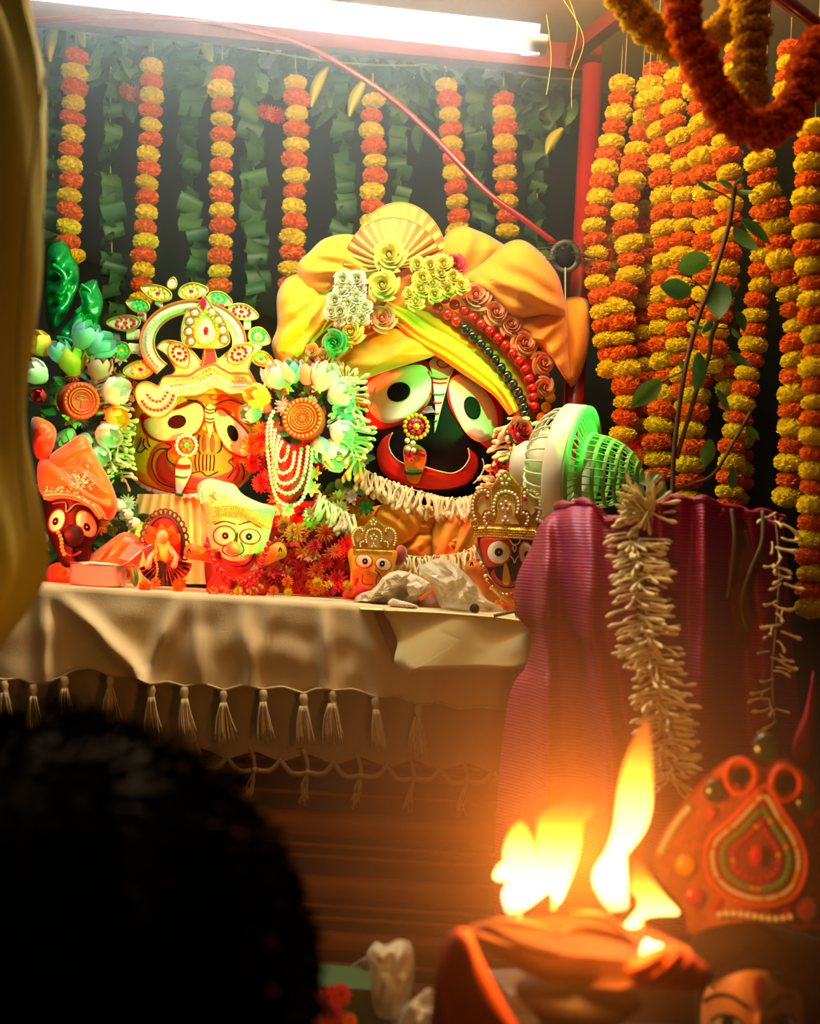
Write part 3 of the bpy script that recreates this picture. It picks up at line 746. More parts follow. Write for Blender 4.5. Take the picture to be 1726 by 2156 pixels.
# pleated fan, two layers
def pleat(name, cx, cy, rx, ry, Y, a0, a1, n, mat, depth=0.012, inner=.12):
    rows = [[], [], []]
    for i in range(n * 2 + 1):
        a = math.radians(a0 + (a1 - a0) * i / (n * 2)); z = depth * (1 if i % 2 else -1)
        for q, f in enumerate((inner, .6, 1.0)):
            rows[q].append(P(cx + rx * f * math.cos(a), cy - ry * f * math.sin(a), Y + z * f - 0.02 * (1 - f)))
    mb = MB(); mb.grid(rows); o_ = part(name, mb, mat, tb, smooth=False)
    part('fan_edge', MB().tube(rows[2], .0016, 5), m_turO, o_); return o_
fx, fy = zT([(668, 345)])[0]
pleat('pleated_fan', fx + 12, fy - 5, 102, 132, 2.43, -8, 178, 15, m_fanpleat, .009)
pleat('pleated_fan', fx - 2, fy, 104, 106, 2.36, 2, 188, 16, m_fanpleat, .013)
def roses(lst, mat, Y, name='rose'):
    for it in lst:
        x, y = zT([it])[0][:2]; r = it[2] / 2.397 / 2 * 1.2
        YY = asfn(Y)(x, y)
        inst(name, 'rose', mat, tb, P(x, y, YY), Q(D((x - 890) / 700.0 + random.uniform(-.15, .15), (y - 700) / 900.0 + random.uniform(-.15, .15), 1), random.random() * 6), m_px(r, YY))
roses([(655, 290, 130), (622, 440, 125)], m_roseL, 2.325)
roses([(460, 675, 110)], m_roseL, 2.345)
roses([(380, 722, 105)], m_roseG, 2.345)
roses([(415, 405, 72), (487, 407, 76), (408, 466, 74), (480, 500, 74), (375, 512, 74), (405, 570, 78), (470, 560, 60), (525, 548, 66), (358, 572, 66), (450, 608, 58), (512, 602, 66), (445, 448, 70), (440, 530, 70), (500, 455, 56), (395, 620, 50)], m_roseW, 2.335)
roses([(790, 332, 66), (852, 336, 68), (920, 330, 78), (905, 380, 70), (965, 395, 70), (815, 402, 82), (1010, 442, 68), (940, 455, 70), (803, 456, 84), (875, 480, 70), (780, 522, 74), (860, 390, 66), (860, 430, 66), (750, 480, 60), (915, 425, 60)], m_roseL, 2.33)
roses([(978, 335, 88)], m_roseR, 2.34)
roses([(610, 610, 110), (1080, 497, 122), (1170, 572, 112), (1250, 635, 96), (1315, 727, 110), (1407, 827, 100), (1420, 945, 84)], m_roseP, lambda x, y: Ys(x, y) - .035)
roses([(320, 800, 80), (372, 852, 78), (270, 890, 70), (262, 765, 60), (300, 850, 60)], m_roseP, 2.36)
for (x, y, r) in ((1458, 1000, 36), (1436, 1048, 34), (1462, 960, 26), (1415, 1100, 34)):
    X = zT([(x, y)])[0]; inst('amber_bud', 'bead', m_beadO, tb, P(*X, 2.45), None, m_px(r / 2.397, 2.45) * .8)
def strand(name, pts, r, Y, mats, parent, key='bead'):
    p0 = [P(x, y, asfn(Y)(x, y)) for x, y in pts]
    s = part(name, MB().tube(p0, 0.0012, 4), m_twine, parent)
    for i, (x, y) in enumerate(pts):
        YY = asfn(Y)(x, y)
        inst('bead', key, mats(i) if callable(mats) else mats, s, P(x, y, YY), None, m_px(r, YY))
    return s
b1 = zT([(890, 545), (940, 580), (985, 615), (1027, 652), (1067, 690), (1107, 728), (1145, 768), (1178, 808), (1208, 850), (1240, 892), (1268, 932), (1294, 972), (1312, 1010), (1325, 1048), (1330, 1085)])
b2 = zT([(925, 500), (975, 530), (1023, 560), (1066, 595), (1108, 630), (1152, 663), (1192, 700), (1230, 737), (1266, 776), (1300, 815), (1330, 857), (1350, 905), (1366, 952), (1372, 998), (1375, 1045)])
Yb_ = lambda x, y: Ys(x, y) - .04
strand('bead_string', b1, 11.8, Yb_, lambda i: m_beadR if i < 3 else m_beadK, tb)
strand('bead_string', b2, 11.8, Yb_, m_beadR, tb)

# ================================================================== YELLOW-FACED IDOL
zY = zm(60, 560, 3.082); zC = zm(220, 580, 4.542)
yi = thing('yellow_faced_idol', 'yellow and orange faced wooden idol with tilted white eyes and wide red mouth', 'idol', P(400, 1230, 2.5))
Yy = lambda x, y: 2.40 + 0.08 * ((x - 405) / 130.0) ** 2
fo = zY([(690, 900), (670, 1050), (645, 1200), (655, 1330), (720, 1435), (850, 1492), (1000, 1510), (1200, 1490), (1400, 1420), (1480, 1270), (1510, 1100), (1490, 950), (1330, 800), (1000, 780), (800, 820)])
def head(name, outline, cen, fn, mat, parent, back=2.62):
    mb = MB(); o = crom(outline, 44, True); rows = [[P(cen[0] + (p[0] - cen[0]) * .8, cen[1] + (p[1] - cen[1]) * .8, back) for p in o], [P(p[0], p[1], fn(*p) + .05) for p in o], [P(p[0], p[1], fn(*p) + .012) for p in o]]
    for k in range(9):
        f = min(.985, 1 - (k + .4) / 8) if k < 8 else .001
        rows.append([P(cen[0] + (p[0] - cen[0]) * f, cen[1] + (p[1] - cen[1]) * f, fn(cen[0] + (p[0] - cen[0]) * f, cen[1] + (p[1] - cen[1]) * f)) for p in o])
    mb.grid(rows, closed=True); return part(name, mb, mat, parent)
head('face', fo, zY([(1080, 1180)])[0], Yy, m_yelp, yi)
part('cheek_paint', patch(zY([(1090, 1050), (1250, 1130), (1420, 1250), (1440, 1330), (1330, 1440), (1150, 1470), (980, 1470), (860, 1440), (770, 1340), (790, 1220), (850, 1150), (960, 1140)]), Yy, .0012), m_orp, yi)
part('brow_paint', patch(zY([(1010, 850), (1180, 830), (1350, 860), (1450, 930), (1480, 1040), (1400, 1020), (1290, 940), (1170, 900), (1100, 880)]), Yy, .0012), m_orp, yi)
for redo, wh, pup in (
    ([(735, 960), (880, 940), (1060, 870), (1140, 905), (1142, 1010), (1090, 1095), (965, 1145), (840, 1140), (755, 1090), (730, 1020)],
     [(752, 1000), (880, 958), (1000, 918), (1080, 888), (1130, 920), (1130, 1000), (1080, 1080), (960, 1128), (850, 1128), (772, 1080)], ell(963, 1012, 60, 44, -14)),
    ([(1200, 945), (1250, 918), (1320, 968), (1410, 1050), (1462, 1150), (1452, 1235), (1380, 1248), (1290, 1205), (1225, 1115), (1200, 1030)],
     [(1210, 955), (1250, 932), (1310, 980), (1400, 1060), (1448, 1150), (1440, 1220), (1380, 1232), (1300, 1190), (1240, 1110), (1210, 1030)], ell(1325, 1085, 32, 56, -22))):
    part('eye_rim', patch(zY(redo), Yy, .0026), m_redp, yi)
    w_ = part('eye', patch(zY(wh), Yy, .0044), m_white, yi)
    part('pupil', patch(zY(pup), Yy, .0062), m_black, w_)
part('mouth', strip(zY([(905, 1190), (850, 1225), (825, 1300), (850, 1380), (930, 1425), (1060, 1455), (1200, 1455), (1320, 1410), (1372, 1330), (1350, 1270)]),
                    zY([(905, 1190), (900, 1250), (925, 1310), (980, 1345), (1060, 1362), (1150, 1372), (1230, 1362), (1300, 1335), (1335, 1300), (1350, 1270)]), Yy, .003), m_redp, yi)
nz = part('nose', patch(zY([(1120, 1095), (1180, 1075), (1230, 1090), (1245, 1160), (1225, 1215), (1170, 1222), (1115, 1215), (1105, 1150)]), Yy, .0035), m_orp, yi)
for x in (1140, 1193): part('nostril', patch(zY(ell(x, 1152, 15, 58)), Yy, .0052), m_redp, nz)
tk = part('forehead_mark', patch(zY([(1175, 890), (1205, 930), (1205, 990), (1190, 1060), (1178, 1120), (1160, 1060), (1145, 990), (1145, 930)]), Yy, .0055), m_white, yi)
for y, mt in ((930, m_greenp), (950, m_redp), (990, m_greenp), (1012, m_redp)):
    part('mark_stripe', wire(zY([(1148, y - 4), (1175, y + 6), (1203, y)]), Yy, 1.8, .0066), mt, tk)
lines = [[(905, 1190), (840, 1190), (800, 1260), (810, 1340), (860, 1410), (950, 1440)], [(890, 1150), (930, 1170), (900, 1200), (905, 1260), (960, 1300)], [(1330, 1245), (1300, 1270), (1330, 1310), (1290, 1380)],
         [(730, 1110), (720, 1160), (700, 1200), (730, 1210), (755, 1180)], [(750, 1120), (745, 1160), (770, 1190)], [(770, 1110), (775, 1150), (790, 1175)], [(1030, 870), (1090, 880), (1150, 930)], [(1210, 900), (1300, 870), (1400, 900)],
         [(1060, 1345), (1120, 1335), (1160, 1365), (1230, 1335)], [(1380, 1280), (1400, 1330), (1390, 1390)], [(1250, 1090), (1252, 1180), (1225, 1215)], [(1105, 1095), (1095, 1180), (1115, 1220)]]
for i in range(6): lines.append([(1085 + i * 24, 1225), (1080 + i * 25, 1270), (1088 + i * 22, 1330)])
mb = MB()
for l in lines: wire(zY(l), Yy, 1.2, .003, n=14, k=4, mb=mb)
part('ink_lines', mb, m_black, yi)
part('border_line', wire(zY([(690, 1080), (672, 1200), (682, 1320), (735, 1400), (860, 1450), (1000, 1470), (1200, 1460)]), Yy, 1.8, .003, n=40), m_redp, yi)
for (x, y, tx, ty, _) in along(zY([(682, 1030), (662, 1200), (672, 1325), (735, 1420), (860, 1472), (1000, 1492), (1180, 1482)]), 14.5):
    part('border_scallop', patch(ell(x, y, 8, 6.4, math.degrees(math.atan2(ty, tx))), Yy, .003, n=14, rings=2), m_white, yi)
part('swirl', wire(zY([(1200 + (46 - 8 * a) * math.cos(a), 845 + (32 - 5.5 * a) * math.sin(a)) for a in [i * .5 for i in range(11)]]), Yy, 1.3, .003, n=44), m_redp, yi)
orn = thing('nose_brooch', 'pearl brooch with striped pendant on the yellow nose', 'ornament', P(378, 1045, 2.37))
flower_orn(orn, *zY([(1025, 1165)])[0], 21, 2.385, m_pearl, m_orfl, m_gemG, 16, 'rosette')
pl = part('pendant', patch(zY([(985, 1245), (1045, 1255), (1056, 1330), (1020, 1420), (968, 1505), (952, 1400), (955, 1310)]), Yy, .008), m_white, orn)
for y, mt in ((1290, m_redp), (1305, m_redp), (1365, m_greenp), (1480, m_greenp)):
    part('pendant_band', wire(zY([(956, y), (1000, y + 8), (1052 - max(0, y - 1330) * .55, y + 4)]), Yy, 2.6, .0095), mt, pl)
# pleated pale dress of the yellow idol
mb = MB(); rows = []
for j in range(8):
    v = j / 7; row = []
    for i in range(41):
        u = i / 40; x = 290 - 50 * v + (165 + 70 * v) * u; y = 1040 + 190 * v
        row.append(P(x, y, 2.43 - .03 * math.sin(PI * u) + 0.010 * math.sin(i * 1.35) * (.4 + v)))
    rows.append(row)
mb.grid(rows); part('dress', mb, m_dress, yi)
for (dx, k) in ((0, 0), (16, 1), (30, 2)):
    inst('sleeve_flower', 'tulip', m_petW, yi, P(262 + dx, 1070 - dx * .6 + k * 22, 2.37), Q(D(-.6, -.4 + k * .4, .7)), m_px(22, 2.37))

# ------------------------------------------------------------------ jewelled crown
cr = thing('jewelled_crown', 'pale gold jewelled crown with open ring and gem plumes', 'crown', P(420, 850, 2.36))
Yc = lambda x, y: 2.345 + 0.03 * ((x - 405) / 150.0) ** 2
def arc(cx, cy, rx, ry, a0, a1, n=40): return [(cx + rx * math.cos(math.radians(a0 + (a1 - a0) * i / (n - 1))), cy - ry * math.sin(math.radians(a0 + (a1 - a0) * i / (n - 1)))) for i in range(n)]
ring_o, ring_i = zC(arc(845, 640, 505, 400, 228, -12)), zC(arc(845, 640, 375, 285, 228, -12))
part('ring', strip(ring_o, ring_i, Yc, .004, 50, 4, .012, None, .004), m_crownplate, cr)
part('ring_cord', wire(zC(arc(845, 640, 505, 400, 228, -12)), Yc, 2.6, .008, n=60), m_rope, cr)
part('ring_cord', wire(zC(arc(845, 640, 372, 282, 228, 40)), Yc, 2.0, .008, n=60), m_gold, cr)
mb = MB()
for (x, y, *_r) in along(zC(arc(845, 640, 440, 342, 225, -8)), 7.2): mb.ball(P(x, y, Yc(x, y) - .011), m_px(2.9, 2.34), 6, 4)
part('ring_pearls', mb, m_pearl, cr, kind='stuff')
brow = [(500, 690), (560, 630), (680, 630), (800, 690), (870, 760), (930, 820), (960, 700), (1040, 700), (1080, 800), (1170, 740), (1290, 660), (1450, 640), (1500, 680), (1430, 760), (1380, 880), (1400, 940), (1480, 1080), (1560, 1200), (1600, 1290), (1520, 1310), (1400, 1260), (1340, 1130), (1200, 1130), (1100, 1085), (1030, 1080), (900, 1140), (720, 1160), (700, 1200), (640, 1290), (540, 1360), (420, 1330), (330, 1230), (300, 1130), (330, 1040), (420, 1020), (520, 1060), (560, 980), (640, 950), (680, 900), (600, 760)]
part('brow_plate', plate(zC(brow), Yc, .012, .008), m_crownplate, cr, smooth=False)
part('brow_trim', wire(zC(brow + brow[:1]), Yc, 2.0, .009, n=160, k=5), m_gold, cr)
part('brow_cord', wire(zC([(600, 960), (800, 960), (900, 900), (1040, 850), (1120, 890), (1220, 940), (1380, 945), (1440, 1020), (1490, 1100)]), Yc, 2.6, .011, n=60), m_rope, cr)
part('brow_cord', wire(zC([(960, 690), (950, 800), (930, 870)]), Yc, 2.6, .011, n=20), m_rope, cr)
part('velvet_inset', plate(zC([(970, 700), (1035, 705), (1075, 830), (1035, 835), (985, 870), (940, 880)]), Yc, .004, .011), m_crimson, cr, smooth=False)
mb = MB(); mc = MB(); md = MB()
for (x, y, *_r) in along(zC([(640, 1070), (800, 1060), (950, 1020), (1040, 960), (1130, 1010), (1240, 1050), (1370, 1060), (1430, 1160), (1520, 1250)]), 8.4): mb.ball(P(x, y, Yc(x, y) - .013), m_px(3.6, 2.34), 6, 4)
for (x, y, *_r) in along(zC([(700, 1010), (850, 1000), (960, 950), (1040, 900), (1120, 940), (1230, 990), (1370, 1000)]), 7.4): mc.ball(P(x, y, Yc(x, y) - .013), m_px(3.3, 2.34), 5, 4)
for (x, y, *_r) in along(zC([(350, 1190), (420, 1270), (530, 1290), (620, 1230), (670, 1120)]), 8): md.ball(P(x, y, Yc(x, y) - .013), m_px(3.6, 2.34), 5, 4)
for (x, y, *_r) in along(zC([(400, 1130), (470, 1200), (540, 1200), (600, 1120)]), 8): md.ball(P(x, y, Yc(x, y) - .013), m_px(3.0, 2.34), 5, 4)
part('brow_pearls', mb, m_pearl, cr, kind='stuff'); part('brow_amber_stones', mc, m_gemO, cr, kind='stuff'); part('brow_red_stones', md, m_redp, cr, kind='stuff')
for (x, y, r) in ((560, 1050, 50),): part('red_pompom', puff(zC(ell(x, y, r, r)), Yc(x, y) - .012, .012, .01, 20, 4, rough=.004), m_crimson, cr)
tear = [(960, 185), (1040, 310), (1130, 400), (1180, 540), (1190, 640), (1110, 690), (970, 695), (850, 685), (750, 650), (735, 500), (790, 340), (880, 290)]
part('teardrop_plaque', patch(zC(tear), Yc, .012, 40, 4, .012), m_crownplate, cr)
part('plaque_trim', wire(zC(tear + tear[:1]), Yc, 1.8, .014, n=60), m_gold, cr)
dro = [(965, 340), (1030, 400), (1075, 500), (1070, 600), (1020, 650), (970, 665), (920, 650), (870, 590), (875, 490), (920, 400)]
for (x, y, *_r) in along(zC(dro + dro[:1]), 8.5): inst('amber_gem', 'gem', m_gemO, cr, P(x, y, Yc(x, y) - .016), Q(D(0, 0, 1)), m_px(4.6, 2.34))
inst('red_gem', 'gem', m_gemR, cr, P(*zC([(970, 530)])[0], 2.326), Q(D(0, 0, 1)), (m_px(6, 2.34), m_px(10, 2.34), m_px(5, 2.34)))
inst('red_gem', 'gem', m_gemR, cr, P(*zC([(943, 270)])[0], 2.326), Q(D(0, 0, 1)), (m_px(8, 2.34), m_px(14, 2.34), m_px(6, 2.34)))
for (x, y) in ((865, 355), (815, 435), (805, 535), (825, 630), (1025, 350), (1090, 425), (1130, 520), (1145, 610)):
    inst('pearl_boss', 'bead', m_pearl, cr, P(*zC([(x, y)])[0], 2.328), None, m_px(6.5, 2.34))
    part('boss_cord', wire(zC(ell(x, y, 44, 44, 0, 14) + [ell(x, y, 44, 44, 0, 14)[0]]), Yc, 1.5, .014, n=24, k=4), m_rope, cr)
def plume(cx, cy, rx, ry, ang, gm, core):
    o = []
    for i in range(24):
        t = 2 * PI * i / 24; r = 1.0 + 0.28 * max(0, math.cos(t)) ** 3
        a = math.radians(ang); u, v = rx * r * math.cos(t), ry * math.sin(t)
        v += 0.25 * ry * max(0, math.cos(t)) ** 2
        o.append((cx + u * math.cos(a) - v * math.sin(a), cy + u * math.sin(a) + v * math.cos(a)))
    p = part('plume', patch(zC(o), Yc, -.002, 36, 4, .012), m_crownplate, cr)
    part('plume_trim', wire(zC(o + o[:1]), Yc, 2.0, 0, n=48, k=5), m_gold, p)
    for i in range(11):
        t = 2 * PI * i / 11; a = math.radians(ang); u, v = rx * .62 * math.cos(t), ry * .62 * math.sin(t)
        x, y = zC([(cx + u * math.cos(a) - v * math.sin(a), cy + u * math.sin(a) + v * math.cos(a))])[0]
        inst('gem', 'gem', gm, p, P(x, y, Yc(x, y) + .0), Q(D(0, 0, 1)), m_px(3.9, 2.34))
    x, y = zC([(cx, cy)])[0]; inst('gem', 'gem', core, p, P(x, y, Yc(x, y) - .0), Q(D(0, 0, 1)), (m_px(6, 2.34), m_px(4, 2.34), m_px(3, 2.34)))
for a in ((510, 170, 135, 72, 195, m_gemO, m_gemR), (830, 150, 125, 76, -12, m_gemO, m_gemR), (330, 290, 100, 62, 190, m_gemG, m_gemG), (200, 455, 140, 72, 175, m_gemR, m_gemR), (165, 720, 80, 82, 170, m_gemG, m_gemO),
          (345, 900, 130, 86, 165, m_gemO, m_gemR), (1090, 220, 105, 66, 10, m_gemG, m_gemG), (1310, 345, 130, 74, 10, m_gemR, m_gemR), (1470, 580, 95, 84, 15, m_gemG, m_gemO), (1500, 795, 100, 70, 15, m_gemO, m_gemG), (645, 80, 48, 44, 270, m_crownplate, m_pearl),
          (715, 745, 120, 92, 50, m_gemR, m_gemR), (1285, 750, 120, 86, -35, m_gemR, m_gemR)):
    if a[1] > 740 and 700 < a[0] < 1300:
        Y0 = Yc; Yc = lambda x, y: 2.332; plume(*a); Yc = Y0
    else: plume(*a)
for (x0, y0, x1, y1) in ((210, 560, 340, 560), (230, 690, 340, 700), (320, 370, 400, 400), (480, 220, 560, 280), (1180, 280, 1240, 350), (1330, 460, 1400, 470)):
    (ax, ay), (bx, by) = zC([(x0, y0), (x1, y1)])
    part('plume_neck', strip([(ax, ay - 10), (bx, by - 10)], [(ax, ay + 12), (bx, by + 12)], Yc, -.003, 4, 3, .01), m_crownplate, cr)
for (x, y) in ((350, 370), (345, 745), (1115, 290)):
    X = zC([(x, y)])[0]; part('red_pompom', puff(ell(*X, 8, 6), Yc(*X) - .004, .006, .004, 14, 3), m_crimson, cr)

# ================================================================== ALTAR TABLE AND CLOTHS
ZT = P(600, 1266, 2.05).z
def ytab(x, Y):
    """frame row at which the table top lies at distance Y"""
    lo, hi = 900.0, 1700.0
    for _ in range(40):
        m = (lo + hi) / 2
        if P(x, m, Y).z > ZT: lo = m
        else: hi = m
    return lo
xl, xr = P(-140, 1260, 2.05).x, P(1330, 1300, 2.05).x
al = thing('altar_table', 'brown wooden altar table with ribbed front below the beige cloths', 'table', Vector(((xl + xr) / 2, 2.5, 0)))
mb = MB(); mb.box(((xl + xr) / 2, 2.5, ZT - 0.022), ((xr - xl) / 2, 0.44, 0.016)); part('table_top', mb, m_wood, al, smooth=False)
mb = MB(); mb.box(((xl + xr) / 2, 2.54, (ZT - .04) / 2), ((xr - xl) / 2 - .02, 0.40, (ZT - .04) / 2)); part('carcass', mb, m_dwood, al, smooth=False)
for (y, r, fl) in ((1610, 6, 0), (1632, 7, 0), (1680, 5, 0), (1745, 26, 1), (1790, 5, 0), (1814, 5, 0), (1877, 24, 1), (1918, 5, 0), (1944, 5, 0), (1990, 20, 1), (2040, 6, 0), (2090, 20, 1)):
    z = P(800, y, 2.13).z; mb = MB(); rows = []; rr = m_px(r, 2.13); dp = 0.012 if fl else rr
    for k in range(9):
        a = -PI / 2 + PI * k / 8
        rows.append([Vector((x, 2.14 - dp * math.cos(a), z + rr * math.sin(a))) for x in (xl + .03, 0, xr - .03)])
    mb.grid(rows); part('rounded_board' if fl else 'moulding', mb, m_wood, al)

def ridge(x, t, rs):
    s = 0
    for (xt, xb, wd, am) in rs:
        c = xt + (xb - xt) * t; s += 1.45 * am * math.exp(-((x - c) / wd) ** 2)
    return s
def hang(topf, botf, x0, x1, Y, rs, nx=110, ny=16, wav=0.004, back=0.5, lip=True):
    rows = []
    if lip:
        for Yb in (Y + back, Y + back * .5, Y + 0.03): rows.append([Vector((P(x0 + (x1 - x0) * i / nx, topf(x0 + (x1 - x0) * i / nx), Y).x * 1.0, Yb, ZT + 0.003)) for i in range(nx + 1)])
    for j in range(ny + 1):
        t = j / ny; row = []
        for i in range(nx + 1):
            x = x0 + (x1 - x0) * i / nx; yt, yb = topf(x), botf(x); y = yt + (yb - yt) * t
            d = ridge(x, t, rs) * min(1, t * 2.2) + wav * math.sin(x * .045 + 2 * noise.noise(Vector((x * .01, t * 2, 0)))) * t + 0.012 * noise.noise(Vector((x * .011, t * 2.6, 5))) * min(1, t * 3)
            row.append(P(x, y, Y - 0.008 - d))
        rows.append(row)
    mb = MB(); mb.grid(rows); return mb
def pl_(pts):
    def f(x):
        if x <= pts[0][0]: return pts[0][1]
        for a, b in zip(pts, pts[1:]):
            if x <= b[0]: return a[1] + (b[1] - a[1]) * (x - a[0]) / (b[0] - a[0])
        return pts[-1][1]
    return f
topf = lambda x: 1266 + (x - 600) * 0.0655
tass = [8, 70, 136, 232, 318, 388, 470, 554, 638, 698, 790, 880, 965]
def botA(x):
    y = pl_([(-80, 1418), (60, 1432), (100, 1440), (145, 1412), (200, 1410), (310, 1436), (400, 1440), (470, 1448), (560, 1446), (640, 1455), (690, 1448), (790, 1462), (880, 1478), (1080, 1500)])(x)
    d = min(abs(x - q) for q in tass); return y - 9 * min(1, d / 40.0) + 4
ca = thing('tasselled_tablecloth', 'beige tasselled cotton cloth draped over the altar front', 'tablecloth', P(500, 1450, 2.03))
part('cloth', hang(topf, botA, -90, 1085, 2.045, [(92, 98, 16, .02), (105, 300, 26, .024), (380, 300, 17, .022), (410, 420, 16, .012), (510, 530, 18, .014), (575, 520, 12, .008), (684, 688, 12, .02), (770, 800, 30, .014), (250, 240, 40, .006), (900, 905, 24, .010)]), m_cloth, ca)
part('hem', wire([(x, botA(x) + 1, 2.028) for x in range(-80, 1080, 12)], 2.028, 2.6, n=160, k=5), m_tassel, ca)
for i, x in enumerate(tass[:-1]):
    Y = 2.022; y = botA(x) + 2; s = m_px(112 if i % 3 else 100, Y)
    o = inst('tassel', 'tassel', m_tassel, ca, P(x, y, Y), Q(-D(random.uniform(-.02, .12), 1, 0)), (s * .30, s * .30, s * .8))
    mb = MB()
    for k in range(26):
        a = random.uniform(-1, 1); b = random.uniform(-8, 8)
        wire([(x + a * 6, y + 26), (x + a * 13 + b * .5, y + 62), (x + a * 17 + b + 4, y + random.uniform(88, 122))], Y - .006 - random.uniform(0, .008), 1.7, n=6, k=4, mb=mb)
    part('tassel_threads', mb, m_tassel, ca, kind='stuff')
def botB(x):
    k = ((x - 480) % 112) / 112.0; return 1578 + (x - 480) * .055 + 20 * abs(2 * k - 1)
cb = thing('knotted_fringe_cloth', 'greyish under cloth with knotted lattice fringe below the tassels', 'tablecloth', P(600, 1690, 2.06))
part('cloth', hang(lambda x: topf(x) + 14, botB, -90, 1110, 2.075, [(200, 210, 40, .006), (520, 520, 60, .008), (900, 930, 50, .006)], lip=False), m_cloth2, cb)
for i in range(-1, 6):
    for sgn in (0, 1):
        x = 480 + 112 * i + 112 * sgn; y = botB(480 + 112 * i) - 2; xm = 480 + 112 * i + 56; ym = botB(xm) + 40
        part('fringe_cord', wire([(x, y), (x + (xm - x) * .4, y + 26), (xm, ym)], 2.062, 5.5, n=8), m_cloth2, cb)
    part('fringe_cord', wire([(xm - 12, botB(xm) - 10), (xm - 2, botB(xm) + 14), (xm, ym)], 2.06, 4.5, n=8), m_cloth2, cb)
    part('fringe_knot', MB().ball(P(xm, ym, 2.058), .0065, 8, 6), m_cloth2, cb)
    mb = MB()
    for k in range(8): wire([(xm, ym), (xm + random.uniform(-8, 8) - 8, ym + 30), (xm - 14 + random.uniform(-10, 14), ym + random.uniform(50, 72))], 2.056, 2.0, n=6, k=4, mb=mb)
    part('fringe_tail', mb, m_cloth2, cb)

# ------------------------------------------------------------------ paper sheet, newspaper, plastic bag, twig
zP = zm(720, 1200, 2.976)
ps = thing('paper_sheet', 'cream paper sheet hanging over the altar edge', 'paper', P(980, 1410, 2.0))
Ypp = lambda x, y: 2.00 - 0.00012 * (y - 1300) + 0.004 * math.sin(x * .03 + y * .02)
part('sheet', patch(zP([(268, 243), (500, 255), (760, 272), (960, 290), (1212, 330), (1192, 460), (1176, 560), (1140, 622), (900, 617), (780, 622), (600, 626), (450, 630), (406, 645), (335, 592), (329, 540), (346, 450), (310, 350)]), Ypp, 0, 60, 6, .001, cen=zP([(750, 440)])[0]), m_paper, ps)
part('side_flap', plate(zP([(203, 262), (268, 243), (346, 452), (326, 552)]), 2.006, .001), m_card, ps, smooth=False)
mb = MB(); mb.grid([[P(*p, 2.2) for p in zP([(65, 192), (300, 212), (600, 240), (1000, 280), (1205, 318)])], [P(*p, 1.995) for p in zP([(120, 246), (300, 255), (600, 268), (960, 296), (1212, 330)])]])
part('top_fold', mb, m_paper, ps, smooth=False)
nwp = thing('crumpled_newspaper', 'crumpled printed newspaper in front of the small red idol', 'paper', P(830, 1272, 2.12))
part('sheet', puff(zP([(70, 205), (110, 150), (200, 120), (250, 50), (330, 5), (420, 15), (520, 60), (560, 100), (520, 160), (480, 235), (330, 225), (180, 210)]), 2.14, .045, .03, 20, 6, (.7, -.7, 44, .012), rough=.05), m_news, nwp, smooth=False)
part('crumpled_corner', puff(zP([(290, 220), (310, 180), (360, 190), (420, 205), (480, 230), (400, 240)]), 2.06, .02, .015, 24, 5, rough=.02), m_news, nwp, smooth=False)
for k, pts in enumerate(([(110, 160), (200, 128), (270, 70), (255, 130), (180, 190)], [(270, 60), (345, 8), (430, 20), (380, 90), (300, 120)], [(400, 95), (470, 50), (540, 95), (500, 150), (420, 170)])):
    part('creased_flap', puff(zP(pts), 2.088 - .004 * k, .008, .006, 10, 3, rough=.02, closed_smooth=False), m_news, nwp, smooth=False)
bagt = thing('plastic_bag', 'crumpled translucent plastic bag lying on the altar edge', 'bag', P(920, 1280, 2.1))
part('film', puff(zP([(480, 0), (560, -60), (640, -70), (740, -10), (830, 80), (900, 180), (1000, 230), (1000, 270), (800, 262), (640, 248), (600, 200), (560, 90)]), 2.10, .045, .03, 26, 7, (.7, .7, 40, .010), rough=.04), m_plastic, bagt, smooth=False)
part('inner_packet', puff(zP([(490, 180), (560, 140), (600, 180), (620, 245), (500, 235)]), 2.12, .02, .02, 20, 4, rough=.015), m_petK, bagt)
part('printed_strip', strip(zP([(475, 175), (560, 125)]), zP([(490, 195), (575, 140)]), 2.07, 0, 6, 2), m_orfl, bagt)
part('dark_knot', MB().ball(P(*zP([(830, 242)])[0], 2.05), .009, 8, 6), m_black, bagt)
solo('twig', wire(zP([(950, 288), (1050, 266), (1150, 245), (1240, 245), (1345, 235)]), 1.985, 3.6, n=20), m_stem, 'thin brown twig lying across the paper towards the purple drape', 'twig', P(1060, 1290, 1.985))
solo('foil_scrap', puff(zP([(1090, 290), (1180, 262), (1290, 270), (1330, 300), (1250, 330), (1150, 320)]), 1.99, .02, .01, 24, 5, rough=.02), M('silver_foil', (210, 205, 195), .25, .6, var=.3, scale=60), 'crumpled foil scrap beside the purple drape', 'scrap', P(1130, 1310, 1.99), smooth=False)

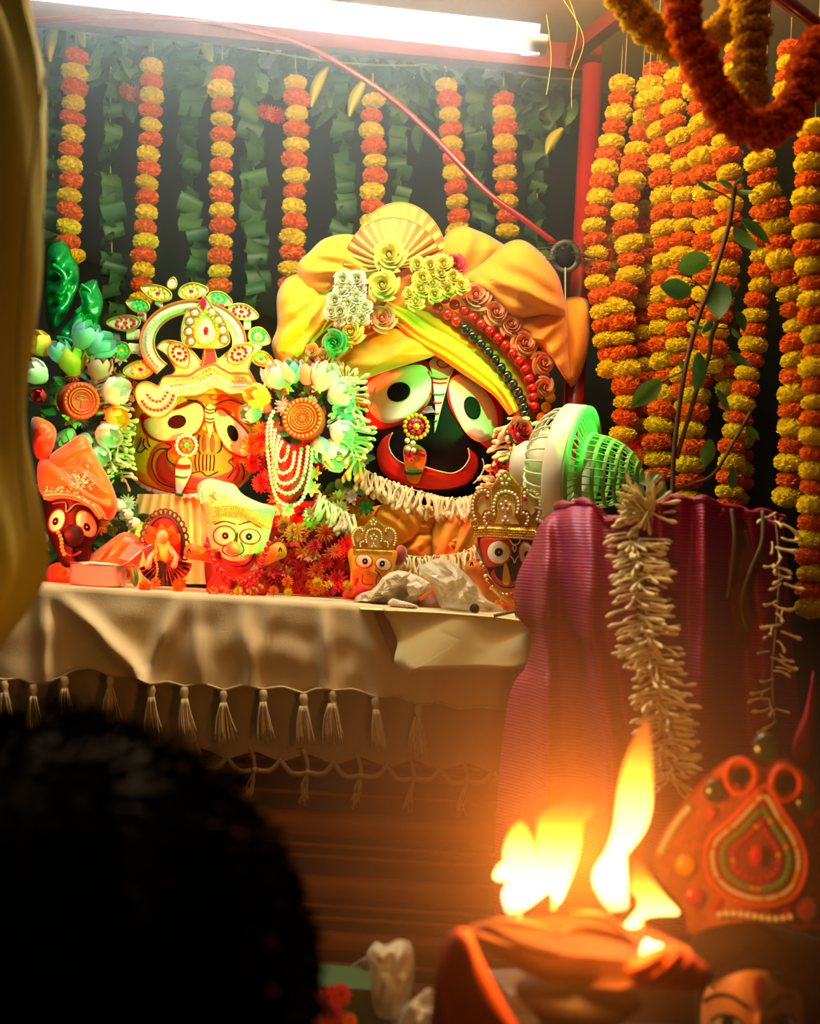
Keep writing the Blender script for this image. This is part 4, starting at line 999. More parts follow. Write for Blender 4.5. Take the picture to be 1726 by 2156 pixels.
# ================================================================== PURPLE DRAPED POT WITH A PLANT
pot = thing('planter', 'round brown planter hidden under the purple silk drape', 'planter', Vector((P(1420, 1300, 1.9).x, 1.9, 0)))
pc = Vector((P(1425, 1300, 1.9).x, 1.9, 0)); zr = P(1420, 1085, 1.9).z
part('bowl', MB().lathe([(.02, zr - .30), (.09, zr - .30), (.15, zr - .2), (.165, zr - .08), (.15, zr - .01), (.14, zr - .01), (.13, zr - .04), (.01, zr - .05)], Matrix.Translation(pc), 28), m_clay, pot)
part('stand', MB().lathe([(.12, 0), (.12, .03), (.06, .08), (.06, zr - .38), (.1, zr - .30), (.01, zr - .3)], Matrix.Translation(pc), 20), m_dwood, pot)
dr = thing('purple_drape', 'ribbed purple silk cloth gathered around the planter in deep folds', 'cloth', P(1400, 1700, 1.75))
Lb = crom([(1172, 1072), (1135, 1105), (1118, 1150), (1088, 1215), (1084, 1290), (1118, 1335), (1108, 1400), (1078, 1445), (1060, 1540), (1045, 1700), (1040, 1850), (1040, 2000)], 40)
Rb = crom([(1650, 1092), (1658, 1200), (1664, 1300), (1672, 1400), (1684, 1500), (1690, 1600), (1695, 1700), (1700, 1850), (1700, 2000)], 40)
Tp = crom([(1172, 1072), (1205, 1064), (1245, 1066), (1268, 1092), (1300, 1104), (1350, 1100), (1395, 1062), (1450, 1056), (1500, 1062), (1560, 1080), (1600, 1084), (1650, 1092)], 141)
rows = []
fr = [(a_, b_, c_, d_ * 1.5) for a_, b_, c_, d_ in [(1195, 1290, 26, .045), (1235, 1380, 34, .06), (1270, 1330, 22, -.03), (1395, 1440, 30, .03), (1480, 1470, 22, .05), (1510, 1500, 16, .03), (1560, 1580, 30, -.02), (1600, 1620, 22, .025), (1150, 1150, 20, .03)]]
for j in range(40):
    t = j / 39; row = []
    for i in range(141):
        s = i / 140; tx, ty = Tp[i]
        lx, ly = Lb[j]; rx, ry = Rb[j]
        y = ty + ((ly + (ry - ly) * s) - (Lb[0][1] + (Rb[0][1] - Lb[0][1]) * s))
        x = lx + (rx - lx) * s + (tx - (Lb[0][0] + (Rb[0][0] - Lb[0][0]) * s)) * (1 - t)
        d = 0
        for (xt, xb, wd, am) in fr: d += am * math.exp(-((x - (xt + (xb - xt) * min(1, t * 1.4))) / (wd * (1 + .4 * t))) ** 2)
        Yd = 1.87 - .17 * math.sin(PI * min(1, max(0, .06 + .88 * s))) ** .8 - d * min(1, .25 + t * 3) * .9 + .006 * math.sin(x * .13) * (1 - t)
        row.append(P(x, y, Yd))
    rows.append(row)
mb = MB(); mb.grid(rows); part('drape', mb, m_purple, dr)
rim = rows[0]
part('rolled_hem', MB().tube([p + Vector((0, .004, .003)) + Vector((0, 0, .003)) * math.sin(i * .4) for i, p in enumerate(rim)], .0065, 7), m_purple, dr)
part('inner_lining', MB().grid([rim, [p + Vector((0, .12, -.05)) for p in rim]]), m_purple, dr)
for (x, y, rx, ry) in ((1400, 1080, 16, 16), (1500, 1072, 24, 18), (1632, 1092, 14, 12)):
    part('curled_fold', wire([(x + rx * math.cos(a) * (1 - a * .05), y + ry * math.sin(a) * (1 - a * .05), 1.72 + .004 * a) for a in [i * .45 for i in range(13)]], 1.72, 5, n=40), m_purple, dr)
pg = thing('potted_basil', 'leggy green basil plant rising from the purple draped planter', 'plant', P(1412, 1085, 1.88))
Yp = 1.88
for name, pth, r in (('stem', [(1412, 1090), (1416, 1030), (1420, 940), (1440, 790), (1470, 670), (1500, 590), (1530, 490), (1542, 430), (1546, 390)], 5.2), ('stem', [(1424, 965), (1452, 870), (1470, 810), (1492, 750), (1500, 700), (1530, 640), (1546, 600)], 5.0), ('stem', [(1418, 1035), (1450, 1022), (1500, 1000), (1545, 930), (1580, 868)], 3.8),
                     ('twig', [(1530, 478), (1560, 464), (1600, 470)], 2.0), ('twig', [(1490, 615), (1460, 590)], 2.0), ('twig', [(1475, 655), (1450, 630)], 2.0), ('twig', [(1505, 690), (1540, 690), (1560, 660)], 2.0), ('twig', [(1490, 760), (1530, 745), (1550, 745)], 2.0), ('twig', [(1540, 420), (1500, 398), (1470, 390)], 2.0), ('twig', [(1440, 780), (1400, 800), (1390, 805)], 2.0)):
    part(name, wire(pth, Yp, r, n=40 if name == 'stem' else 10), m_stem, pg)
for (x, y, L, a, k, wd) in ((1492, 545, 78, 168, 2, 1.0), (1455, 612, 82, 178, 2, .9), (1512, 592, 82, 85, 2, 1.05), (1392, 802, 82, 140, 1, 1.0), (1470, 742, 82, 92, 1, .85), (1545, 480, 70, 62, 2, .9), (1560, 462, 80, 40, 1, .6), (1535, 738, 56, 42, 0, .8), (1545, 400, 44, 15, 0, .8), (1545, 395, 40, 200, 0, .8), (1500, 400, 42, 205, 0, .7),
                          (1540, 600, 40, 100, 1, .9), (1552, 655, 46, 70, 1, .9), (1500, 675, 36, 130, 1, .9), (1540, 690, 30, 60, 0, 1), (1510, 620, 34, 20, 0, .8), (1495, 925, 60, 100, 1, 1.0), (1510, 820, 52, 60, 0, .7), (1545, 985, 48, 95, 1, .8), (1570, 900, 40, 40, 1, .9), (1400, 1095, 84, 262, 0, .7), (1350, 1020, 56, 110, 1, 1.1), (1345, 1015, 50, 350, 2, 1.0), (1440, 780, 24, 240, 0, .9), (1545, 390, 26, 320, 0, .9), (1480, 690, 30, 190, 0, .8)):
    ar = math.radians(a); s = m_px(L, Yp)
    inst('leaf', 'leaf%d' % k, random.choice((m_leafB, m_leafA)), pg, P(x, y, Yp + random.uniform(-.02, .01)), QL(D(math.cos(ar), math.sin(ar), random.uniform(-.1, .2)), random.uniform(-.5, .5)), (s * wd, s, s))
# white flower bunch and hanging tuberose garland on the drape
bn = thing('tuberose_bunch', 'bunch of cream tuberoses tied at the rim of the purple drape', 'flowers', P(1330, 1075, 1.70))
for i in range(48):
    a = random.choice((random.gauss(PI, .8), random.gauss(PI, .7), random.uniform(0, 2 * PI))); L = random.uniform(45, 82)
    inst('bud', 'bud', m_bud, bn, P(1362 + random.uniform(-14, 14), 1072 + random.uniform(-16, 20), 1.695), Q(D(math.cos(a), -math.sin(a) * .8 - .15, random.uniform(0, .8)), random.random() * 6), (m_px(L * .66, 1.7), m_px(L * .66, 1.7), m_px(L, 1.7)))
tuberose('cream tuberose garland hanging down the front of the purple drape', [(1335, 1120, 1.69), (1345, 1200, 1.66), (1350, 1280, 1.64), (1372, 1370, 1.62), (1388, 1460, 1.60), (1400, 1560, 1.6), (1410, 1650, 1.6)], 1.64, 62, 7, 13, m_bud, 2.2, down=.2, jit=15)
tuberose('sparse tuberose garland hanging at the right side of the purple drape', [(1630, 1075, 1.72), (1640, 1180, 1.72), (1635, 1300, 1.72), (1625, 1420, 1.72), (1632, 1540, 1.72)], 1.72, 42, 2, 22, m_bud, 1.5, down=.3, jit=12)
for pth, lb in (([(1540, 1072, 1.70), (1546, 1130, 1.69), (1540, 1200, 1.69), (1530, 1260, 1.69)], 'left pale ribbon stem trailing down the right of the purple drape'), ([(1605, 1075, 1.70), (1604, 1140, 1.69), (1580, 1200, 1.69), (1560, 1270, 1.69), (1572, 1330, 1.69)], 'right pale ribbon stem trailing down the purple drape')):
    solo('trailing_stem', wire(pth, 1.7, 4, n=20), M('dull_stem_green', (120, 104, 58), .8), lb, 'stem', P(pth[-1][0], pth[-1][1], 1.69))
solo('pink_bud', puff([(1712, 1410), (1720, 1470), (1716, 1530), (1712, 1590), (1690, 1612), (1668, 1590), (1672, 1550), (1692, 1500), (1704, 1450)], 1.6, .02, .02, 32, 6), M('pink_lotus', (170, 24, 60), .6), 'dark pink drooping lotus bud at the right frame edge', 'flower', P(1690, 1612, 1.6))

# ================================================================== TABLE FAN
fs = m_px(1, 2.2); fq = Q(D(.90, .12, .40)); fc = P(1206, 988, 2.2)
FM = Matrix.Translation(fc) @ fq.to_matrix().to_4x4()
fan = thing('table_fan', 'green and cream table fan with caged front beside the dark idol', 'fan', Vector((fc.x - .02, 2.24, ZT)))
part('rim', MB().lathe([(133 * fs, -26 * fs), (137 * fs, -22 * fs), (137 * fs, 14 * fs), (133 * fs, 18 * fs), (122 * fs, 18 * fs), (122 * fs, -26 * fs), (133 * fs, -26 * fs)], FM, 48), m_fanw, fan)
part('front_ring', MB().lathe([(136 * fs, 18 * fs), (136 * fs, 24 * fs), (118 * fs, 24 * fs), (118 * fs, 18 * fs), (136 * fs, 18 * fs)], FM, 48), m_fang, fan)
part('inner_ring', MB().lathe([(82 * fs, 26 * fs), (82 * fs, 42 * fs), (76 * fs, 42 * fs), (76 * fs, 26 * fs), (82 * fs, 26 * fs)], FM, 40), m_fang, fan)
for i in range(44):
    a = 2 * PI * i / 44; c, s = math.cos(a), math.sin(a)
    part('spoke', MB().tube([FM @ Vector((120 * fs * c, 120 * fs * s, 20 * fs)), FM @ Vector((80 * fs * c, 80 * fs * s, 33 * fs))], 1.9 * fs, 5), m_fang, fan)
prof = [(78, 42), (76, 62), (70, 84), (61, 104), (48, 122), (32, 136), (16, 143)]
for r, z in prof[1:]:
    part('cage_hoop', MB().lathe([((r + 1) * fs, (z - 4) * fs), ((r + 1) * fs, (z + 4) * fs), ((r - 3) * fs, (z + 4) * fs), ((r - 3) * fs, (z - 4) * fs), ((r + 1) * fs, (z - 4) * fs)], FM, 36), m_fang, fan)
for i in range(28):
    a = 2 * PI * i / 28; c, s = math.cos(a), math.sin(a)
    part('cage_rib', MB().tube([FM @ Vector((r * fs * c, r * fs * s, z * fs)) for r, z in prof], 1.7 * fs, 5), m_fang, fan)
for i in range(30):
    a = 2 * PI * i / 30; c, s = math.cos(a), math.sin(a)
    part('rear_rib', MB().tube([FM @ Vector((r * fs * c, r * fs * s, z * fs)) for r, z in ((128, -24), (124, -44), (108, -66), (80, -82), (45, -90))], 2.4 * fs, 5), m_fanw, fan)
part('motor_housing', MB().lathe([(1 * fs, -135 * fs), (36 * fs, -130 * fs), (50 * fs, -110 * fs), (54 * fs, -80 * fs), (50 * fs, -40 * fs), (1 * fs, -30 * fs)], FM, 28), m_fanw, fan)
for k in range(3):
    a0 = 2.1 * k; rows = []
    for u in (0.15, .5, .8, 1.0):
        rows.append([FM @ Vector((105 * fs * u * math.cos(a0 + q * .5 * (1.1 - .3 * u)), 105 * fs * u * math.sin(a0 + q * .5 * (1.1 - .3 * u)), (-8 + 14 * q) * fs)) for q in (-1, -.5, 0, .5, 1)])
    part('blade', MB().grid(rows), m_fanw, fan)
part('hub', MB().lathe([(1 * fs, 4 * fs), (18 * fs, 0), (20 * fs, -25 * fs), (1 * fs, -30 * fs)], FM, 18), m_fanw, fan)
bp = Vector((fc.x - .05, 2.235, ZT))
part('base', MB().lathe([(.001, .0), (.062, .0), (.062, .012), (.05, .022), (.024, .034), (.022, .10), (.026, .16), (.001, .16)], Matrix.Translation(bp), 28), m_fanw, fan)
part('rear_cowl', puff([(1118, 930), (1145, 900), (1170, 925), (1176, 1010), (1172, 1092), (1112, 1092), (1104, 1020)], 2.24, .03, .03, 32, 6), m_fanw, fan)

# ================================================================== THINGS ON THE ALTAR
zS = zm(60, 960, 2.976); zG = zm(560, 1060, 3.836); zH = zm(960, 970, 6.736); zB = zm(60, 480, 4.492)
# ---- left idol: green satin bow, medallion, flowers
bow = thing('green_satin_bow', 'shiny green satin bow standing behind the orange medallion', 'bow', P(150, 745, 2.46))
part('large_loop', puff(zB([(180, 180), (290, 112), (372, 160), (420, 280), (472, 360), (482, 480), (450, 650), (380, 800), (280, 965), (200, 990), (150, 700), (160, 400)]), 2.46, .06, .04, 60, 14, (.75, .6, 44, .012), rough=.02), m_foil, bow)
part('small_loop', puff(zB([(470, 590), (550, 512), (640, 488), (662, 560), (705, 680), (692, 820), (625, 1005), (520, 1082), (450, 1145), (380, 1125), (265, 1040), (380, 880), (520, 690)]), 2.44, .045, .03, 60, 12, (.6, -.75, 46, .010), rough=.02), m_foil, bow)
part('fold_roll', wire(zB([(230, 350), (330, 430), (350, 540), (310, 620), (250, 600)]), 2.395, 6, n=30), m_foil, bow)
part('fold_roll', wire(zB([(270, 1040), (380, 1060), (470, 1120)]), 2.40, 6, n=20), m_foil, bow)
part('fold_roll', wire(zB([(500, 540), (580, 600), (560, 690), (450, 800)]), 2.405, 5, n=20), m_foil, bow)

def medallion(label, cx, cy, r, Y, axis, length, mat, mark, trim):
    g = thing('medallion', label, 'ornament', P(cx, cy + r, Y)); s = m_px(1, Y)
    Mx = Matrix.Translation(P(cx, cy, Y)) @ Q(D(*axis)).to_matrix().to_4x4()
    part('drum', MB().lathe([(.1 * s, -length * s), (r * .92 * s, -length * s), (r * .98 * s, -length * .5 * s), (r * s, -4 * s), (r * .95 * s, 0), (r * .80 * s, 1 * s), (r * .78 * s, -1 * s), (.1 * s, -1 * s)], Mx, 40), mat, g)
    for rr, th in ((.66, 1.6), (.52, 1.2)):
        part('ring', MB().tube([Mx @ Vector((r * rr * s * math.cos(a), r * rr * s * math.sin(a), .5 * s)) for a in [2 * PI * i / 40 for i in range(41)]], th * s, 5), trim, g)
    for i in range(26):
        a = 2 * PI * i / 26
        inst('rim_tooth', 'bead', trim, g, Mx @ Vector((r * .86 * s * math.cos(a), r * .86 * s * math.sin(a), .6 * s)), Mx.to_quaternion() @ Quaternion((0, 0, 1), a), (r * .09 * s, r * .06 * s, r * .05 * s))
    if mark == 'lotus':
        part('emblem', MB().tube([Mx @ Vector((0, y * r * s, .6 * s)) for y in (-.38, -.1, .05)], 1.1 * s, 5), trim, g)
        part('emblem', MB().tube([Mx @ Vector((x * r * s, (.05 + .5 * x * x) * r * s, .6 * s)) for x in (-.32, -.15, 0, .15, .32)], 1.4 * s, 5), trim, g)
        part('emblem', MB().tube([Mx @ Vector((x * r * s, (.28 - x * x * 1.5) * r * s, .6 * s)) for x in (-.2, 0, .2)], 1.4 * s, 5), trim, g)
    else:
        for rr, n in ((.13, 7), (.28, 12), (.40, 26)):
            for i in range(n):
                a = 2 * PI * i / n; inst('stud', 'bead', trim, g, Mx @ Vector((r * rr * s * math.cos(a), r * rr * s * math.sin(a), .4 * s)), None, r * .042 * s)
        inst('stud', 'bead', trim, g, Mx @ Vector((0, 0, .4 * s)), None, r * .06 * s)
    return g
m_med = M('medallion_orange', (206, 46, 14), .5, .1, var=.1, scale=60, bump=.2)
medallion('round orange medallion with lotus emblem below the green satin bow', 172, 844, 40, 2.30, (.5, .1, .8), 62, m_med, 'lotus', M('medallion_trim_orange', (236, 96, 30), .45, .2))
medallion('round gold patterned medallion above the pearl necklaces', 636, 880, 45, 2.27, (-.16, -.10, .95), 40, m_med, 'dots', m_gold)

def wreath(label, lst, base, key='tulip'):
    g = thing('flower_wreath', label, 'flowers', base)
    for (x, y, r, mt, ax) in lst:
        inst('flower', key, mt, g, P(x, y, base.y + random.uniform(-.02, .02)), Q(D(*ax), random.random() * 6), m_px(r * (1.4 if key == 'tulip' else 1), base.y))
    return g
wreath('pastel silk flowers around the orange lotus medallion',
       [(100, 745, 30, m_petY, (-.3, -.5, .5)), (135, 765, 28, m_petB, (-.2, -.8, .4)), (165, 730, 34, m_petB, (.5, -.7, .3)), (190, 745, 34, m_petB, (.8, -.5, .3)), (155, 790, 36, m_petY, (0, -1, .35)), (205, 800, 30, m_petK, (.3, -.9, .4)), (222, 835, 34, m_petW, (.8, -.3, .5)), (228, 870, 28, m_petY, (.8, .3, .5)),
        (212, 905, 32, m_petW, (.7, .4, .6)), (180, 915, 26, m_petB, (0, .8, .5)), (95, 800, 30, m_petW, (-.5, -.5, .7)), (150, 905, 24, m_petW, (-.2, .8, .5)), (90, 835, 18, m_roseR, (-.2, 0, 1)), (205, 945, 26, m_petW, (.4, .6, .7))], P(160, 940, 2.37))
wreath('pastel silk flowers around the gold patterned medallion',
       [(565, 842, 30, m_petY, (-.7, -.2, .6)), (592, 815, 32, m_petW, (-.4, -.8, .5)), (615, 806, 28, m_petB, (0, -1, .4)), (645, 808, 28, m_petK, (.1, -1, .4)), (672, 818, 34, m_petW, (.4, -.8, .5)), (695, 842, 32, m_petW, (.8, -.4, .5)), (706, 870, 30, m_petB, (.9, -.1, .5)), (700, 900, 30, m_petW, (.8, .4, .6)), (692, 938, 38, m_petW, (.5, .6, .7)), (672, 925, 30, m_petB, (.2, .8, .5)), (548, 872, 24, m_petB, (-.8, 0, .5))], P(630, 930, 2.33))
wreath('small mixed blossoms beneath the left arm of the dark idol', [(705, 1075, 26, m_orfl, (-.2, .2, 1)), (735, 1090, 30, m_roseL, (.2, 0, 1)), (690, 1100, 26, m_orfl, (-.4, .4, .9)), (765, 1065, 24, m_orfl, (.2, -.2, 1)), (715, 1050, 22, m_bud, (-.2, -.6, .8)), (660, 1095, 26, m_roseL, (-.2, .1, 1)), (770, 1068, 20, m_roseG, (0, 0, 1))], P(715, 1130, 2.36), 'open')
# ---- tuberose garlands
tuberose('cream tuberose garland hanging under the chin of the dark idol', [(745, 960), (770, 990), (810, 1010), (860, 1028), (910, 1042), (955, 1050), (1000, 1042), (1035, 1020)], 2.36, 46, 4, 9, m_bud, .9, down=1.0)
tuberose('dense tuberose garland between the gold medallion and the black face', [(722, 800), (742, 840), (736, 880), (745, 920), (740, 960)], 2.34, 40, 7, 9, m_bud, 1.5, down=.3, jit=10)
tuberose('tuberose garland to the right of the black face behind the fan', [(1072, 885), (1082, 915), (1078, 960), (1062, 1000), (1050, 1030)], 2.37, 44, 6, 9, m_bud, 1.5, down=.3, jit=10)
tuberose('tuberose garland left of the yellow face', [(232, 790), (248, 850), (246, 910), (240, 960), (248, 1010)], 2.42, 40, 6, 10, m_bud, 1.5, down=.3, jit=10)
tuberose('small tuberose spray above the little crowned red idol', [(668, 1040), (690, 1055), (720, 1075), (748, 1090)], 2.33, 48, 4, 9, m_bud, 1.0, down=.8)
tuberose('low tuberose garland behind the crumpled newspaper', [(835, 1165), (870, 1172), (920, 1172), (970, 1165), (1000, 1150)], 2.30, 36, 3, 9, m_bud, .8, down=1.0)
tuberose('tuberose tuft over the right of the gold medallion', [(690, 815), (720, 800), (745, 815)], 2.36, 36, 4, 9, m_bud, 1.5, down=-.4)
for (x, y, r, Y, lb) in ((1092, 908, 27, 2.345, 'dark red rosebud right of the black face'), (1052, 985, 22, 2.35, 'dark red rosebud low beside the black face')):
    g = thing('rosebud', lb, 'flower', P(x, y + r, Y))
    inst('bloom', 'rose', m_roseR, g, P(x, y, Y), Q(D(.4, -.2, .8)), m_px(r, Y))
    inst('sepal', 'leaf1', m_leafA, g, P(x - r * .9, y + r * .2, Y - .005), QL(D(1, .5, .1)), m_px(r * 1.8, Y))
# ---- heaps of red and orange blossoms between the idols
def heap(label, pts, mats, base, r=(16, 26)):
    g = thing('blossom_heap', label, 'flowers', base)
    for (x, y, Y) in pts:
        inst('blossom', random.choice(('mum', 'mum', 'open')), random.choice(mats), g, P(x, y, Y), Q(D(random.uniform(-.6, .6), random.uniform(-.7, .3), 1), random.random() * 6), m_px(random.uniform(*r), Y))
def rp(x0, x1, y0, y1, n, Y): return [(random.uniform(x0, x1), random.uniform(y0, y1), Y + random.uniform(-.03, .03)) for _ in range(n)]
heap('red blossoms piled left of the pearl necklaces', rp(525, 585, 930, 1040, 12, 2.37) + rp(540, 570, 900, 960, 4, 2.37), (m_redfl, m_redfl, m_orfl), P(550, 1060, 2.38))
heap('red and orange blossoms piled between the two little crowned idols', rp(570, 735, 1120, 1235, 46, 2.30), (m_redfl, m_redfl, m_redfl, m_orfl, m_roseP), P(650, 1240, 2.3))
heap('orange blossoms heaped below the gold medallion', rp(590, 740, 1060, 1130, 22, 2.36), (m_orfl, m_orfl, m_roseL, m_bud), P(660, 1130, 2.37))
heap('loose marigold petals and blossoms along the altar edge', rp(290, 740, 1222, 1246, 34, 2.13), (m_orfl, m_redfl, m_marO, m_marY), P(520, 1255, 2.13), (9, 15))
heap('orange blossoms at the foot of the black faced little idol', rp(1020, 1085, 1250, 1278, 6, 2.12), (m_orfl, m_marO), P(1050, 1285, 2.12), (10, 16))
heap('blossoms tucked at the left end of the altar', rp(125, 290, 1195, 1225, 14, 2.2), (m_redfl, m_orfl), P(200, 1235, 2.2), (12, 18))
heap('pale and orange blossoms left of the jewelled crown', rp(225, 290, 780, 850, 12, 2.44), (m_bud, m_orfl, m_roseP, m_leafB), P(255, 860, 2.44), (14, 22))
# ---- saffron cloth over the body of the dark idol
sc = thing('saffron_shawl', 'saffron orange cloth bunched over the body of the dark idol', 'cloth', P(930, 1240, 2.42))
part('main_fold', puff([(745, 1085), (830, 1060), (950, 1068), (1050, 1060), (1125, 1090), (1130, 1180), (1110, 1262), (760, 1250), (735, 1160)], 2.43, .07, .05, 56, 11, (.85, .5, 60, .014), rough=.03), m_orcloth, sc)
part('left_fold', puff([(795, 1070), (850, 1045), (900, 1075), (880, 1130), (820, 1150), (790, 1115)], 2.37, .03, .03, 32, 7, (.7, -.6, 30, .006)), m_orcloth, sc)
part('right_fold', puff([(930, 1080), (1010, 1060), (1030, 1110), (990, 1180), (930, 1200), (905, 1140)], 2.37, .03, .03, 32, 7, (.9, .4, 34, .006)), m_orcloth, sc)
sc2 = thing('red_body_cloth', 'red cloth wrapped round the base behind the red blossoms', 'cloth', P(640, 1240, 2.42))
part('wrap', puff([(450, 1090), (560, 1060), (700, 1060), (760, 1120), (760, 1262), (440, 1250)], 2.43, .05, .04, 44, 9, (.9, .2, 44, .010), rough=.02), M('red_cloth', (200, 30, 24), .8, var=.15), sc2)
# ---- pearl necklaces below the gold medallion
nk = thing('pearl_necklace', 'looped strands of pearls hanging from the gold medallion', 'necklace', P(615, 1065, 2.28))
zN = zm(520, 780, 5.753)
def pstrand(pts, r, Y=2.29): strand('pearl_strand', [p[:2] for p in along(zN(pts), r * 1.85)], r, Y, lambda i: m_gemG if i % 17 == 9 else m_pearl, nk)
pstrand([(330, 480), (265, 620), (245, 800), (250, 1000), (275, 1180), (300, 1350), (350, 1530), (430, 1610), (520, 1640), (620, 1610), (680, 1540), (720, 1430), (745, 1330), (770, 1180), (785, 1020), (790, 920)], 4.6)
pstrand([(300, 600), (290, 800), (310, 1020), (320, 1200), (350, 1400), (420, 1470), (500, 1490), (590, 1450), (650, 1370), (690, 1250), (720, 1100), (735, 920)], 4.6, 2.283)
pstrand([(340, 700), (325, 900), (340, 1180), (370, 1330), (450, 1370), (530, 1350), (590, 1290), (620, 1190), (640, 1060), (665, 920)], 4.4, 2.277)
pstrand([(390, 780), (360, 950), (355, 1150), (400, 1240), (460, 1240), (530, 1190), (560, 1100), (575, 980)], 4.2, 2.272)
pstrand([(430, 850), (370, 1000), (390, 1090), (450, 1080), (490, 1000), (500, 900)], 4.0, 2.267)
part('satin_backing', puff(zN([(290, 700), (500, 880), (780, 900), (770, 1200), (690, 1420), (560, 1600), (400, 1580), (310, 1400)]), 2.335, .012, .012, 36, 5), m_redfl, nk)

# ---- pearl trimmed crowns of the two little idols
def pcrown(label, mp, Y, base, unit):
    g = thing('beaded_crown', label, 'crown', base); Yk = lambda x, y: Y
    out = [(250, 980), (215, 760), (208, 640), (230, 520), (290, 430), (400, 378), (480, 392), (560, 300), (700, 148), (800, 255), (885, 335), (920, 392), (1050, 368), (1160, 440), (1215, 560), (1205, 760), (1130, 960)]
    part('plate', plate(mp(out), Yk, .008), m_gold if unit > .2 else m_gold, g, smooth=False)
    part('velvet_panel', plate(mp([(585, 790), (585, 600), (640, 530), (720, 510), (800, 540), (840, 620), (830, 790), (900, 900), (540, 900)]), Yk, .002, .003), M('crown_satin', (236, 196, 110), .5), g, smooth=False)
    for sgn in (0, 1):
        X = lambda x: x if sgn == 0 else 1425 - x
        part('side_panel', plate(mp([(X(300), 640), (X(340), 540), (X(400), 500), (X(480), 560), (X(480), 690), (X(400), 700), (X(360), 780), (X(310), 720)]), Yk, .002, .003), M('crown_satin'), g, smooth=False)
    big = MB(); sm = MB(); u = m_px(1, Y)
    def row(m, pts, step, r):
        for (x, y, *_q) in along(mp(pts), step * unit): m.ball(P(x, y, Y - .005), r * unit * u, 6, 4)
    arch = [(545, 790), (535, 640), (570, 500), (640, 450), (720, 435), (800, 460), (860, 520), (885, 640), (860, 760)]
    row(big, arch, 52, 25)
    for sgn in (0, 1):
        X = lambda x: x if sgn == 0 else 1425 - x
        row(big, [(X(280), 860), (X(245), 740), (X(240), 580), (X(300), 460), (X(400), 420), (X(460), 470), (X(430), 550)], 52, 24)
        row(big, [(X(490), 740), (X(420), 760), (X(400), 840), (X(430), 900)], 50, 24)
        row(sm, [(X(215), 760), (X(208), 640), (X(230), 520), (X(290), 430), (X(400), 378), (X(480), 392), (X(500), 480), (X(500), 780)], 22, 10)
        row(sm, [(X(300), 640), (X(340), 540), (X(400), 490)], 22, 9)
    row(sm, [(490, 400), (560, 300), (700, 148), (800, 255), (890, 345)], 22, 10)
    row(sm, [(600, 790), (590, 640), (640, 520), (720, 500), (800, 530), (835, 620), (815, 800)], 22, 9)
    for y, b in ((940, 0), (975, 10), (1010, 10), (1045, 10), (1080, 8)):
        row(sm, [(240 + b, y), (450, y - 10), (700, y + 4), (900, y + 14), (1120 - b, y + 26)], 24, 11)
    for (x, y) in ((640, 260), (695, 215), (750, 265), (655, 325), (720, 325), (705, 580), (640, 620), (765, 630), (660, 680), (735, 690), (700, 800), (665, 860), (735, 860)): big.ball(P(*mp([(x, y)])[0], Y - .006), 24 * unit * u, 6, 4)
    part('pearls', big, m_pearl, g, kind='stuff'); part('gold_beading', sm, m_gold, g, kind='stuff')
    band = [[(240, 950), (450, 935), (700, 948), (900, 960), (1125, 980)], [(245, 1095), (450, 1085), (700, 1098), (900, 1110), (1110, 1125)]]
    part('band', strip(mp(band[0]), mp(band[1]), Yk, .002, 16, 3, .01), m_gold, g)
    for (x, y, r) in ((430, 520, 30), (985, 545, 34), (712, 635, 22)): inst('red_gem', 'gem', m_gemR, g, P(*mp([(x, y)])[0], Y - .006), Q(D(0, 0, 1)), r * unit * u)
    part('side_loop', wire(mp(ell(265, 890, 45, 45, 0, 14) + [(310, 890)]), Yk, 10 * unit, .004, n=24), m_gold, g)
    return g
def limb(parent, pts, r0, Y, mat, disc=True):
    """a stub arm with a round painted end"""
    W = [P(x, y, Y - .0 - .02 * i) for i, (x, y) in enumerate(pts)]
    a = part('arm', MB().tube(W, [m_px(r0 * f, Y) for f in ([1.0] * (len(W) - 1) + [1.1])], 12), mat, parent)
    if disc:
        d = (W[-1] - W[-2]).normalized(); e = W[-1] + Vector((0, -.004, 0))
        part('arm_mark', wire([(pts[-1][0] - 3, pts[-1][1] + 4), (pts[-1][0], pts[-1][1] - 5), (pts[-1][0] + 3, pts[-1][1] + 4)], Y - .02 * (len(W) - 1) - .012, 1.4), m_black, a)
    return a
def eyes(parent, mp, lst, fn):
    for (ex, ey, rx, ry, an, px_, py_, prx, pry, rim) in lst:
        if rim: part('eye_rim', patch(mp(ell(ex, ey, rx * 1.14, ry * 1.14, an)), fn, .0015, 28, 3), rim, parent)
        e = part('eye', patch(mp(ell(ex, ey, rx, ry, an)), fn, .003, 28, 3), m_white, parent)
        part('pupil', patch(mp(ell(px_, py_, prx, pry, an)), fn, .0045, 20, 2), m_black, e)
        inst('eye_glint', 'bead', m_white, e, P(*mp([(px_, py_)])[0], fn(*mp([(px_, py_)])[0]) - .006), None, m_px(1.6, 2.2))

